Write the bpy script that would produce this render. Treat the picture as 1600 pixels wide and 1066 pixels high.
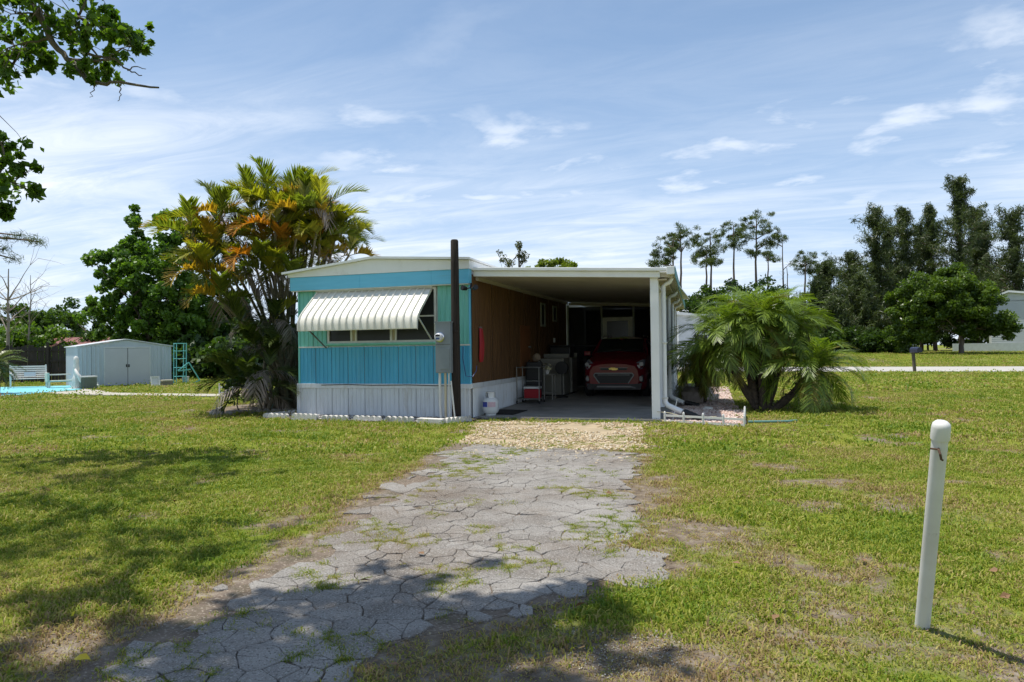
import bpy, bmesh, math, random
import numpy as np
from mathutils import Vector, Matrix, Euler
R = math.radians
for o in list(bpy.data.objects): bpy.data.objects.remove(o)
scene = bpy.context.scene
COL = scene.collection
rng = np.random.default_rng(7)
random.seed(7)

# ------------------------------------------------------------------ camera
F = 1067.0; YAW = R(17.5); PITCH = R(0.75); ROLL = R(-0.75); H = 1.35
cam = bpy.data.cameras.new('camera'); camo = bpy.data.objects.new('camera', cam); COL.objects.link(camo)
cam.sensor_width = 36; cam.lens = 36 * F / 1600; cam.clip_end = 3000; cam.clip_start = 0.05
CM = Matrix.Rotation(YAW, 3, 'Z') @ Matrix.Rotation(math.pi / 2 + PITCH, 3, 'X') @ Matrix.Rotation(ROLL, 3, 'Z')
camo.matrix_world = Matrix.Translation((0, 0, H)) @ CM.to_4x4()
scene.camera = camo
FW = Vector((-math.sin(YAW), math.cos(YAW), 0)); RT = Vector((math.cos(YAW), math.sin(YAW), 0))

# ------------------------------------------------------------------ light
ELEV = R(74.0)
ts = (-0.26 * RT + 0.05 * FW).normalized()
TOSUN = Vector((ts.x * math.cos(ELEV), ts.y * math.cos(ELEV), math.sin(ELEV)))
sun = bpy.data.lights.new('sun', 'SUN'); sun.energy = 5.0; sun.angle = R(0.53); sun.color = (1.0, 0.95, 0.86)
suno = bpy.data.objects.new('sun', sun); COL.objects.link(suno)
suno.rotation_euler = TOSUN.to_track_quat('Z', 'Y').to_euler(); suno.location = (0, 0, 30)

world = bpy.data.worlds.new('World'); scene.world = world; world.use_nodes = True
def build_world():
    nt = world.node_tree; N = nt.nodes; L = nt.links
    bg = N['Background']; bg.inputs['Strength'].default_value = 0.095
    sky = N.new('ShaderNodeTexSky'); sky.sky_type = 'NISHITA'; sky.sun_disc = False
    sky.sun_elevation = ELEV; sky.sun_rotation = math.atan2(TOSUN.x, TOSUN.y)
    sky.air_density = 1.0; sky.dust_density = 0.5; sky.ozone_density = 1.0
    tc = N.new('ShaderNodeTexCoord')
    sep = N.new('ShaderNodeSeparateXYZ'); L.new(tc.outputs['Generated'], sep.inputs[0])
    zz = N.new('ShaderNodeMath'); zz.operation = 'MAXIMUM'; zz.inputs[1].default_value = 0.0; L.new(sep.outputs['Z'], zz.inputs[0])
    za = N.new('ShaderNodeMath'); za.operation = 'ADD'; za.inputs[1].default_value = 0.10; L.new(zz.outputs[0], za.inputs[0])
    dv = N.new('ShaderNodeVectorMath'); dv.operation = 'DIVIDE'; L.new(tc.outputs['Generated'], dv.inputs[0])
    cb = N.new('ShaderNodeCombineXYZ')
    for i in range(3): L.new(za.outputs[0], cb.inputs[i])
    L.new(cb.outputs[0], dv.inputs[1])
    def layer(rot, scl, nscale, lo, hi, detail, rough, dist, off):
        mp = N.new('ShaderNodeMapping'); mp.inputs['Rotation'].default_value = (0, 0, rot); mp.inputs['Scale'].default_value = (scl[0], scl[1], 0.0)
        mp.inputs['Location'].default_value = off
        L.new(dv.outputs[0], mp.inputs[0])
        nz = N.new('ShaderNodeTexNoise'); nz.inputs['Scale'].default_value = nscale; nz.inputs['Detail'].default_value = detail
        nz.inputs['Roughness'].default_value = rough; nz.inputs['Distortion'].default_value = dist
        L.new(mp.outputs[0], nz.inputs['Vector'])
        mr = N.new('ShaderNodeMapRange'); mr.interpolation_type = 'SMOOTHSTEP'
        mr.inputs['From Min'].default_value = lo; mr.inputs['From Max'].default_value = hi
        L.new(nz.outputs['Fac'], mr.inputs['Value'])
        return mr.outputs[0]
    def mth(op, a, b, clamp=False):
        m = N.new('ShaderNodeMath'); m.operation = op; m.use_clamp = clamp
        for i, v in enumerate((a, b)):
            if isinstance(v, (int, float)): m.inputs[i].default_value = v
            else: L.new(v, m.inputs[i])
        return m.outputs[0]
    band = layer(R(62), (0.45, 1.0), 0.55, 0.34, 0.62, 5, 0.55, 0.4, (4.1, 1.5, 0))      # where the veil lies
    streak = layer(R(66), (0.7, 2.2), 1.7, 0.32, 0.72, 9, 0.68, 0.9, (1.3, 0.2, 0))    # combed cirrus
    puff = layer(R(20), (1.0, 1.2), 3.0, 0.46, 0.72, 6, 0.55, 0.2, (0.4, 2.2, 0))        # small cumulus scraps
    pband = layer(0, (1, 1), 0.55, 0.44, 0.62, 2, 0.5, 0.0, (8.3, 7.4, 0))
    el = N.new('ShaderNodeMapRange'); el.interpolation_type = 'SMOOTHSTEP'
    el.inputs['From Min'].default_value = 0.44; el.inputs['From Max'].default_value = 0.20; el.inputs['To Min'].default_value = 0.05; el.inputs['To Max'].default_value = 1.0
    L.new(sep.outputs['Z'], el.inputs['Value'])                      # a thin sheet looks denser at a low angle
    veil = mth('MULTIPLY', mth('MULTIPLY', mth('ADD', mth('MULTIPLY', band, 0.75), 0.25), el.outputs[0]), mth('ADD', mth('MULTIPLY', streak, 0.52), 0.44))
    tot = mth('MAXIMUM', veil, mth('MULTIPLY', mth('MULTIPLY', puff, pband), 0.62))
    tot = mth('ADD', tot, mth('MULTIPLY', streak, 0.05), True)
    hz = N.new('ShaderNodeMapRange'); hz.interpolation_type = 'SMOOTHSTEP'
    hz.inputs['From Min'].default_value = 0.55; hz.inputs['From Max'].default_value = 0.0; hz.inputs['To Min'].default_value = 0.28; hz.inputs['To Max'].default_value = 0.60
    L.new(sep.outputs['Z'], hz.inputs['Value'])
    m1 = N.new('ShaderNodeMix'); m1.data_type = 'RGBA'; L.new(hz.outputs[0], m1.inputs[0]); L.new(sky.outputs[0], m1.inputs[6])
    m1.inputs[7].default_value = (3.9, 6.2, 9.8, 1)                 # thin high haze
    m2 = N.new('ShaderNodeMix'); m2.data_type = 'RGBA'; L.new(tot, m2.inputs[0]); L.new(m1.outputs[2], m2.inputs[6])
    m2.inputs[7].default_value = (9.3, 9.8, 10.5, 1)                # cloud white
    L.new(m2.outputs[2], bg.inputs['Color'])
build_world()
vs = scene.view_settings; vs.view_transform = 'Standard'; vs.look = 'None'; vs.gamma = 1; vs.exposure = 0.28; vs.use_curve_mapping = False
scene.render.engine = 'CYCLES'

# ------------------------------------------------------------------ placing helpers (survey of the site from the photograph)
def ray(x, y): return CM @ Vector(((x - 800) / F, -(y - 533) / F, -1))
def G(x, y, z=0.0):
    d = ray(x, y); return Vector((0, 0, H)) + d * ((z - H) / d.z)
def AY(x, y, Y):
    d = ray(x, y); return Vector((0, 0, H)) + d * (Y / d.y)
def AD(x, y, dist):                      # at a forward distance
    d = ray(x, y); return Vector((0, 0, H)) + d * (dist / (d.x * FW.x + d.y * FW.y))
def shade(x, y, z):                      # what stands at height z over the shadow seen at (x, y)
    p = G(x, y); k = z / math.tan(ELEV); return Vector((p.x + ts.x * k, p.y + ts.y * k, z))

# ------------------------------------------------------------------ object helpers
def tag(o, label=None, cat=None, group=None, kind=None):
    if label: o['label'] = label
    if cat: o['category'] = cat
    if group: o['group'] = group
    if kind: o['kind'] = kind
    return o
def empty(name, loc=(0, 0, 0), rz=0, label=None, cat=None, group=None):
    o = bpy.data.objects.new(name, None); COL.objects.link(o); o.location = loc; o.rotation_euler = (0, 0, rz); o.empty_display_size = 0.1
    return tag(o, label, cat, group)
def link(name, me, parent=None, loc=None, rot=None):
    o = bpy.data.objects.new(name, me); COL.objects.link(o)
    if parent is not None: o.parent = parent
    if loc is not None: o.location = loc
    if rot is not None: o.rotation_euler = rot
    return o
def np_mesh(name, V, Q, mat=None, attr=None, smooth=False):
    """V (n,3) verts, Q (m,k) faces of one size"""
    V = np.asarray(V, dtype=np.float32); Q = np.asarray(Q, dtype=np.int32)
    me = bpy.data.meshes.new(name); me.vertices.add(len(V)); me.vertices.foreach_set('co', V.ravel())
    k = Q.shape[1]; me.loops.add(Q.size); me.loops.foreach_set('vertex_index', Q.ravel())
    me.polygons.add(len(Q)); me.polygons.foreach_set('loop_start', np.arange(0, Q.size, k, dtype=np.int32))
    if attr is not None:
        for nm, a in attr.items():
            at = me.attributes.new(nm, 'FLOAT', 'POINT'); at.data.foreach_set('value', np.asarray(a, dtype=np.float32))
    me.update(calc_edges=True); me.validate()
    if smooth: me.polygons.foreach_set('use_smooth', np.ones(len(Q), dtype=bool))
    if mat: me.materials.append(mat)
    return me
class MB:
    def __init__(s): s.v = []; s.f = []
    def add(s, vs, fs):
        n = len(s.v); s.v += [tuple(v) for v in vs]; s.f += [tuple(i + n for i in f) for f in fs]; return s
    def box(s, x0, x1, y0, y1, z0, z1):
        return s.add([(x0,y0,z0),(x1,y0,z0),(x1,y1,z0),(x0,y1,z0),(x0,y0,z1),(x1,y0,z1),(x1,y1,z1),(x0,y1,z1)],
                     [(0,3,2,1),(4,5,6,7),(0,1,5,4),(1,2,6,5),(2,3,7,6),(3,0,4,7)])
    def bar(s, a, b, w, d=None):
        a = Vector(a); b = Vector(b); d = d or w; t = (b - a).normalized()
        u = t.cross(Vector((0,0,1)))
        if u.length < 1e-3: u = Vector((1,0,0))
        u.normalize(); n = u.cross(t)
        vs = [p + u*su*w/2 + n*sn*d/2 for p in (a, b) for su, sn in ((-1,-1),(1,-1),(1,1),(-1,1))]
        return s.add(vs, [(3,2,1,0),(4,5,6,7),(0,1,5,4),(1,2,6,5),(2,3,7,6),(3,0,4,7)])
    def prism(s, poly, axis, a, b):
        n = len(poly)
        def P(u, w, t): return {'x': (t,u,w), 'y': (u,t,w), 'z': (u,w,t)}[axis]
        vs = [P(u,w,a) for u,w in poly] + [P(u,w,b) for u,w in poly]
        return s.add(vs, [tuple(range(n))[::-1], tuple(range(n,2*n))] + [(i,(i+1)%n,n+(i+1)%n,n+i) for i in range(n)])
    def tube(s, pts, rad, n=8, caps=True):
        pts = [Vector(p) for p in pts]; m = len(pts)
        if not hasattr(rad, '__len__'): rad = [rad]*m
        base = len(s.v); u = None; rings = []
        for i, p in enumerate(pts):
            t = (pts[min(i+1,m-1)] - pts[max(i-1,0)])
            if t.length < 1e-9: t = Vector((0,0,1))
            t.normalize()
            if u is None:
                u = t.cross(Vector((0,0,1)));
                if u.length < 1e-2: u = t.cross(Vector((1,0,0)))
            u = (u - t*u.dot(t)); u.normalize(); w = t.cross(u)
            rings.append([p + (u*math.cos(2*math.pi*k/n) + w*math.sin(2*math.pi*k/n))*rad[i] for k in range(n)])
        vs = [v for r in rings for v in r]
        fs = [(i*n+k, i*n+(k+1)%n, (i+1)*n+(k+1)%n, (i+1)*n+k) for i in range(m-1) for k in range(n)]
        if caps: fs += [tuple(range(n))[::-1], tuple(range((m-1)*n, m*n))]
        return s.add(vs, fs)
    def lathe(s, prof, n=16, c=(0,0,0)):
        vs = [(c[0]+r*math.cos(2*math.pi*k/n), c[1]+r*math.sin(2*math.pi*k/n), c[2]+z) for r,z in prof for k in range(n)]
        m = len(prof)
        fs = [(i*n+k, i*n+(k+1)%n, (i+1)*n+(k+1)%n, (i+1)*n+k) for i in range(m-1) for k in range(n)]
        fs += [tuple(range(n))[::-1], tuple(range((m-1)*n, m*n))]
        return s.add(vs, fs)
    def mesh(s, name, mat, smooth=False, bevel=0):
        me = bpy.data.meshes.new(name); me.from_pydata(s.v, [], s.f)
        if bevel:
            bm = bmesh.new(); bm.from_mesh(me)
            bmesh.ops.recalc_face_normals(bm, faces=bm.faces)
            es = [e for e in bm.edges if len(e.link_faces) == 2 and e.calc_face_angle(0) > 0.6]
            bmesh.ops.bevel(bm, geom=es, offset=bevel, segments=2, affect='EDGES', profile=0.6, clamp_overlap=True)
            bm.to_mesh(me); bm.free()
        else:
            bm = bmesh.new(); bm.from_mesh(me); bmesh.ops.recalc_face_normals(bm, faces=bm.faces); bm.to_mesh(me); bm.free()
        me.materials.append(mat)
        if smooth:
            me.polygons.foreach_set('use_smooth', [True]*len(me.polygons))
            me.set_sharp_from_angle(angle=R(40))
        return me
    def build(s, name, mat, parent=None, smooth=False, bevel=0, loc=None, rot=None):
        return link(name, s.mesh(name, mat, smooth, bevel), parent, loc, rot)

# ------------------------------------------------------------------ materials
MATS = {}
def mat(name, col, rough=0.6, col2=None, scale=4.0, amt=0.5, metal=0.0, bump=0.0, bscale=60.0, spec=0.4, stretch=(1,1,1), dirt=None, dscale=1.2, dlo=0.5, dhi=0.75, coat=0.0, obj=True):
    if name in MATS: return MATS[name]
    m = bpy.data.materials.new(name); m.use_nodes = True; nt = m.node_tree; N = nt.nodes; L = nt.links
    b = N['Principled BSDF']; b.inputs['Roughness'].default_value = rough; b.inputs['Metallic'].default_value = metal
    b.inputs['Specular IOR Level'].default_value = spec; b.inputs['Coat Weight'].default_value = coat
    geo = N.new('ShaderNodeNewGeometry')
    mp = N.new('ShaderNodeMapping'); mp.inputs['Scale'].default_value = stretch; L.new(geo.outputs['Position'], mp.inputs[0])
    nz = N.new('ShaderNodeTexNoise'); nz.inputs['Scale'].default_value = scale; nz.inputs['Detail'].default_value = 6; nz.inputs['Roughness'].default_value = 0.6
    L.new(mp.outputs[0], nz.inputs['Vector'])
    c2 = col2 or tuple(c * 0.72 for c in col)
    mr = N.new('ShaderNodeMapRange'); mr.inputs['From Min'].default_value = 0.35; mr.inputs['From Max'].default_value = 0.68; mr.inputs['To Max'].default_value = amt
    L.new(nz.outputs['Fac'], mr.inputs['Value'])
    mx = N.new('ShaderNodeMix'); mx.data_type = 'RGBA'; mx.inputs[6].default_value = (*col, 1); mx.inputs[7].default_value = (*c2, 1)
    L.new(mr.outputs[0], mx.inputs[0]); out = mx.outputs[2]
    if dirt:
        n2 = N.new('ShaderNodeTexNoise'); n2.inputs['Scale'].default_value = dscale; n2.inputs['Detail'].default_value = 8; n2.inputs['Roughness'].default_value = 0.7
        L.new(mp.outputs[0], n2.inputs['Vector'])
        r2 = N.new('ShaderNodeMapRange'); r2.inputs['From Min'].default_value = dlo; r2.inputs['From Max'].default_value = dhi; r2.inputs['To Max'].default_value = 0.8
        L.new(n2.outputs['Fac'], r2.inputs['Value'])
        m2 = N.new('ShaderNodeMix'); m2.data_type = 'RGBA'; L.new(r2.outputs[0], m2.inputs[0]); L.new(out, m2.inputs[6]); m2.inputs[7].default_value = (*dirt, 1); out = m2.outputs[2]
    L.new(out, b.inputs['Base Color'])
    if bump:
        n3 = N.new('ShaderNodeTexNoise'); n3.inputs['Scale'].default_value = bscale; n3.inputs['Detail'].default_value = 4
        L.new(mp.outputs[0], n3.inputs['Vector'])
        bp = N.new('ShaderNodeBump'); bp.inputs['Strength'].default_value = bump; bp.inputs['Distance'].default_value = 0.02
        L.new(n3.outputs['Fac'], bp.inputs['Height']); L.new(bp.outputs[0], b.inputs['Normal'])
    MATS[name] = m; return m
def leafmat(name, dark, light, rough=0.45, trans=0.35, tint=None, spec=0.35):
    if name in MATS: return MATS[name]
    m = bpy.data.materials.new(name); m.use_nodes = True; nt = m.node_tree; N = nt.nodes; L = nt.links
    b = N['Principled BSDF']; b.inputs['Roughness'].default_value = rough; b.inputs['Specular IOR Level'].default_value = spec
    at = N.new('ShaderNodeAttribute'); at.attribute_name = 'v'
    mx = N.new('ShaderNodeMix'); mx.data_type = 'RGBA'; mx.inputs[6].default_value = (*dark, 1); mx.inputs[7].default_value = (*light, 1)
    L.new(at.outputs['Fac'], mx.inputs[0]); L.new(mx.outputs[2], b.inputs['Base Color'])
    tr = N.new('ShaderNodeBsdfTranslucent'); hs = N.new('ShaderNodeMix'); hs.data_type = 'RGBA'; hs.blend_type = 'MULTIPLY'; hs.inputs[0].default_value = 1
    L.new(mx.outputs[2], hs.inputs[6]); hs.inputs[7].default_value = (*(tint or (1.5, 1.6, 0.6)), 1); L.new(hs.outputs[2], tr.inputs['Color'])
    ms = N.new('ShaderNodeMixShader'); ms.inputs[0].default_value = trans
    L.new(b.outputs[0], ms.inputs[1]); L.new(tr.outputs[0], ms.inputs[2]); L.new(ms.outputs[0], N['Material Output'].inputs['Surface'])
    MATS[name] = m; return m
def glass(name, col, rough=0.08, alpha=1.0):
    m = bpy.data.materials.new(name); m.use_nodes = True; b = m.node_tree.nodes['Principled BSDF']
    b.inputs['Base Color'].default_value = (*col, 1); b.inputs['Roughness'].default_value = rough; b.inputs['Specular IOR Level'].default_value = 0.4
    b.inputs['Alpha'].default_value = alpha; return m

M_white = mat('white_paint', (0.78, 0.79, 0.79), 0.45, (0.68, 0.69, 0.68), 3, 0.6, dirt=(0.46, 0.44, 0.39), dscale=2.6, dlo=0.60, dhi=0.88)
M_trim = mat('aluminium_trim', (0.66, 0.66, 0.62), 0.4, (0.5, 0.5, 0.46), 6, 0.6)
M_blue = mat('blue_siding', (0.085, 0.44, 0.66), 0.42, (0.055, 0.33, 0.52), 2.0, 0.9, stretch=(3, 3, 0.35), dirt=(0.13, 0.36, 0.46), dscale=2.5, dlo=0.52, dhi=0.8, bump=0.15, bscale=5)
M_band = mat('blue_band_paint', (0.15, 0.52, 0.74), 0.42, (0.11, 0.44, 0.65), 2.0, 0.7, stretch=(0.6, 1, 6), dirt=(0.2, 0.42, 0.5), dscale=3, dlo=0.6, dhi=0.8)
M_mint = mat('mint_siding', (0.20, 0.58, 0.50), 0.4, (0.14, 0.45, 0.39), 2.0, 0.9, stretch=(3, 3, 0.35), dirt=(0.30, 0.52, 0.46), dscale=2.5, dlo=0.52, dhi=0.8, bump=0.15, bscale=5)
M_skirt = mat('skirting_metal', (0.70, 0.73, 0.75), 0.45, (0.6, 0.62, 0.63), 3, 0.7, stretch=(3, 3, 0.6), dirt=(0.40, 0.36, 0.29), dscale=2.4, dlo=0.53, dhi=0.75)
M_awn = mat('awning_enamel', (0.76, 0.74, 0.67), 0.42, (0.66, 0.63, 0.54), 3.5, 0.8, dirt=(0.45, 0.42, 0.36), dscale=5, dlo=0.6, dhi=0.85)
M_bracket = mat('dull_steel', (0.22, 0.22, 0.21), 0.5, metal=0.4)
M_ply = mat('brown_plywood', (0.155, 0.078, 0.030), 0.75, (0.075, 0.036, 0.014), 3.0, 0.95, stretch=(5, 5, 0.35), bump=0.3, bscale=40, dirt=(0.17, 0.085, 0.035), dscale=6, dlo=0.55, dhi=0.8)
M_glass = glass('dark_window_glass', (0.010, 0.011, 0.012), 0.35)
M_conc = mat('old_concrete', (0.29, 0.275, 0.25), 0.85, (0.19, 0.18, 0.165), 1.5, 0.9, bump=0.25, bscale=90, dirt=(0.09, 0.085, 0.08), dscale=0.9, dlo=0.5, dhi=0.75)
M_path = mat('pale_concrete', (0.40, 0.37, 0.31), 0.85, (0.30, 0.28, 0.24), 1.0, 0.8, bump=0.2, bscale=80)
M_teal_floor = mat('turquoise_floor_paint', (0.14, 0.47, 0.53), 0.6, (0.17, 0.42, 0.47), 1.5, 0.8)
M_pole = mat('creosote_wood', (0.050, 0.036, 0.029), 0.9, (0.012, 0.009, 0.008), 6, 0.95, stretch=(9, 9, 0.4), bump=1.0, bscale=30)
M_greybox = mat('grey_enamel', (0.20, 0.23, 0.25), 0.4, (0.16, 0.185, 0.2), 3, 0.6)
M_pvc = mat('pvc_white', (0.64, 0.64, 0.62), 0.35, (0.58, 0.57, 0.53), 5, 0.6, dirt=(0.40, 0.37, 0.31), dscale=9, dlo=0.62, dhi=0.8)
M_black = mat('black_plastic', (0.012, 0.012, 0.013), 0.45)
M_rubber = mat('rubber', (0.018, 0.018, 0.018), 0.85, bump=0.2, bscale=120)
M_red = mat('red_plastic', (0.34, 0.010, 0.018), 0.5)
M_chrome = mat('bright_metal', (0.72, 0.72, 0.74), 0.18, metal=1.0)
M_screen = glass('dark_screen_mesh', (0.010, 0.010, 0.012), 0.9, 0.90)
M_edger = mat('white_concrete_edging', (0.66, 0.64, 0.60), 0.85, (0.46, 0.44, 0.40), 7, 0.9, bump=0.3, bscale=120, dirt=(0.22, 0.21, 0.18), dscale=5, dlo=0.55, dhi=0.75)
M_edger2 = mat('grey_concrete_edging', (0.36, 0.34, 0.31), 0.9, (0.24, 0.23, 0.2), 7, 0.9, bump=0.3, bscale=120, dirt=(0.08, 0.08, 0.07), dscale=3, dlo=0.45, dhi=0.7)
M_bark = mat('grey_bark', (0.15, 0.125, 0.10), 0.9, (0.07, 0.058, 0.046), 5, 0.9, stretch=(3, 3, 0.6), bump=0.6, bscale=25)
M_bark2 = mat('pine_bark', (0.16, 0.115, 0.085), 0.9, (0.08, 0.058, 0.045), 5, 0.9, stretch=(3, 3, 0.6), bump=0.6, bscale=15)
M_stem = mat('palm_cane', (0.20, 0.17, 0.10), 0.7, (0.10, 0.085, 0.06), 6, 0.9, stretch=(1, 1, 6))
M_palmtrunk = mat('palm_trunk_fibre', (0.085, 0.062, 0.042), 0.95, (0.035, 0.026, 0.02), 14, 0.9, bump=0.9, bscale=35)

def smoothstep(a, b, x):
    t = np.clip((x - a) / (b - a), 0, 1); return t * t * (3 - 2 * t)
# ------------------------------------------------------------------ numpy noise and polygons
_tab = np.random.default_rng(3).random((256, 256))
def vnoise(x, y, s):
    x = np.asarray(x) * s + 1000.0; y = np.asarray(y) * s + 1000.0
    i = np.floor(x).astype(int); j = np.floor(y).astype(int); u = x - i; v = y - j; u = u*u*(3-2*u); v = v*v*(3-2*v)
    g = lambda a, b: _tab[a % 256, b % 256]
    return (g(i,j)*(1-u) + g(i+1,j)*u)*(1-v) + (g(i,j+1)*(1-u) + g(i+1,j+1)*u)*v
def fnoise(x, y, s): return (vnoise(x,y,s)*0.5 + vnoise(x,y,s*2.1)*0.27 + vnoise(x,y,s*4.3)*0.15 + vnoise(x,y,s*9.1)*0.08)
def inpoly(x, y, P):
    x = np.asarray(x); y = np.asarray(y); r = np.zeros(x.shape, bool); n = len(P)
    for i in range(n):
        x1, y1 = P[i]; x2, y2 = P[(i+1) % n]
        if y1 == y2: continue
        c = ((y1 > y) != (y2 > y)) & (x < (x2-x1)*(y-y1)/(y2-y1)+x1); r ^= c
    return r
def segdist(x, y, P):
    d = np.full(np.shape(x), 1e9)
    for i in range(len(P)):
        ax, ay = P[i]; bx, by = P[(i+1) % len(P)]; dx, dy = bx-ax, by-ay; l2 = dx*dx+dy*dy+1e-9
        t = np.clip(((x-ax)*dx+(y-ay)*dy)/l2, 0, 1); d = np.minimum(d, np.hypot(x-ax-t*dx, y-ay-t*dy))
    return d
def GP(pts): return [tuple(G(*p)[:2]) for p in pts]

# outlines on the ground
P_DRIVE = GP([(722,694),(700,702),(640,745),(590,776),(500,836),(380,912),(260,972),(160,1042),(60,1120),(-60,1230),(420,1230),(440,1090),(500,1064),(600,1014),(740,972),(880,940),(960,906),(1055,887),(1000,868),(950,858),(1000,822),(985,790),(962,762),(990,736),(1006,712),(900,704),(800,699)])
P_APRON = GP([(742,659),(1004,661),(1010,680),(1000,704),(900,702),(800,697),(718,692),(726,672)])
def rough_poly(P, step, amp):
    out = []
    for i in range(len(P)):
        (x1, y1), (x2, y2) = P[i], P[(i+1) % len(P)]; n = max(1, int(math.hypot(x2-x1, y2-y1)/step))
        for k in range(n):
            u = k/n; x = x1+(x2-x1)*u; y = y1+(y2-y1)*u; out.append((x+float(fnoise(x, y, 1.7)-0.5)*amp*2, y+float(fnoise(x+40, y, 1.7)-0.5)*amp*2))
    return out
P_APRON = rough_poly(P_APRON, 0.12, 0.16); P_DRIVE = rough_poly(P_DRIVE, 0.12, 0.12)
P_APRON_B = rough_poly(GP([(748,659),(1004,661),(1012,680),(985,706),(900,706),(800,700),(724,690),(732,672)]), 0.1, 0.35)
P_SAND = GP([(880,1010),(1000,1005),(1075,1050),(1090,1120),(1000,1200),(700,1190),(640,1100),(760,1055)])
P_HOUSE = [(-8.9,12.4),(-4.7,12.4),(-4.7,30),(-8.9,30)]
P_SLAB = [(-4.75,12.72),(-1.12,12.72),(-1.12,21.2),(-4.75,21.2)]
P_BED = [(-9.1,11.84),(-5.0,11.62),(-4.66,11.9),(-4.66,12.7),(-9.0,13.2)]
P_PALMBED = [(-10.75,12.15),(-10.2,12.75),(-9.5,13.2),(-9.0,13.6),(-9.0,19),(-12.2,18),(-12.3,14.5),(-11.6,12.9)]
P_PINK = [(-1.15,12.6),(0.28,12.12),(0.30,14.6),(0.12,17.0),(0.0,24),(-1.2,24)]
P_TEAL = GP([(-60,622.5),(20,619.5),(75,614.5),(118,611.5),(132,608.5),(108,604),(30,606),(-60,608)])
P_PAT = GP([(72,615),(118,612),(133,608.6),(160,612),(181,616),(150,618.5),(95,617.5)])
P_PATH = GP([(150,614.6),(260,616.4),(378,617.6),(378,621),(260,619.8),(160,618.8)])
n1 = G(1320,581.5); n2 = G(1600,581.5); f1 = G(1320,574); f2 = G(1600,574)
dn = (n2-n1).normalized()
P_ROAD = [tuple((n1-dn*18)[:2]), tuple((n2+dn*120)[:2]), tuple((f2+dn*120)[:2]), tuple((f1-dn*18)[:2])]
SHEDL = G(122,606); SHEDR = G(268,600)
P_SHED = [tuple(SHEDL[:2]), tuple(SHEDR[:2]), (SHEDR.x-2.2, SHEDR.y+1.3), (SHEDL.x-2.2, SHEDL.y+1.3)]

def bare(x, y):
    """bare soil 0..1 at a ground point"""
    b = np.zeros(np.shape(x))
    for (px, py, rx, ry, k) in [(1060,835,0.55,0.5,1.0),(980,770,0.5,0.8,0.8),(1010,1040,0.6,0.35,1.0),(880,1066,0.7,0.35,1.0),(1330,960,0.35,0.3,0.62),(1250,1000,0.4,0.25,0.55),(1480,950,0.3,0.3,0.4),
                                (700,1066,0.5,0.25,0.7),(100,1000,0.4,0.3,0.7),(1170,860,0.3,0.3,0.5),(530,720,1.0,0.6,0.28),(1500,800,0.6,0.5,0.25),(1380,1010,0.4,0.25,0.5),(1560,1040,0.4,0.25,0.45),(1180,980,0.35,0.3,0.5),(1290,930,0.3,0.25,0.45),(1120,1040,0.3,0.2,0.6),(600,800,0.25,0.5,0.4)]:
        c = G(px, py); dx = x-c.x; dy = y-c.y
        b = np.maximum(b, k*np.exp(-((dx/rx)**2 + (dy/ry)**2)))
    d = segdist(x, y, P_DRIVE)
    left = np.where(inpoly(x, y, P_DRIVE), 1.0, np.exp(-(d/0.16)**2))
    b = np.maximum(b, 0.9*left)
    b = np.maximum(b, np.where(inpoly(x, y, P_PALMBED), 1.0, 0)); b = np.maximum(b, np.where(inpoly(x, y, P_BED), 1.0, 0))
    b = b + (fnoise(x, y, 1.3)-0.5)*0.8*(0.30+b) + 0.75*smoothstep(0.60, 0.74, fnoise(x+7, y+80, 2.2))*np.clip(0.35+fnoise(x, y+33, 0.35), 0, 1)
    return np.clip(b, 0, 1)
def terrain(x, y):
    d = np.asarray(x)*FW.x + np.asarray(y)*FW.y
    return 0.5*smoothstep(46, 72, d)

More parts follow.
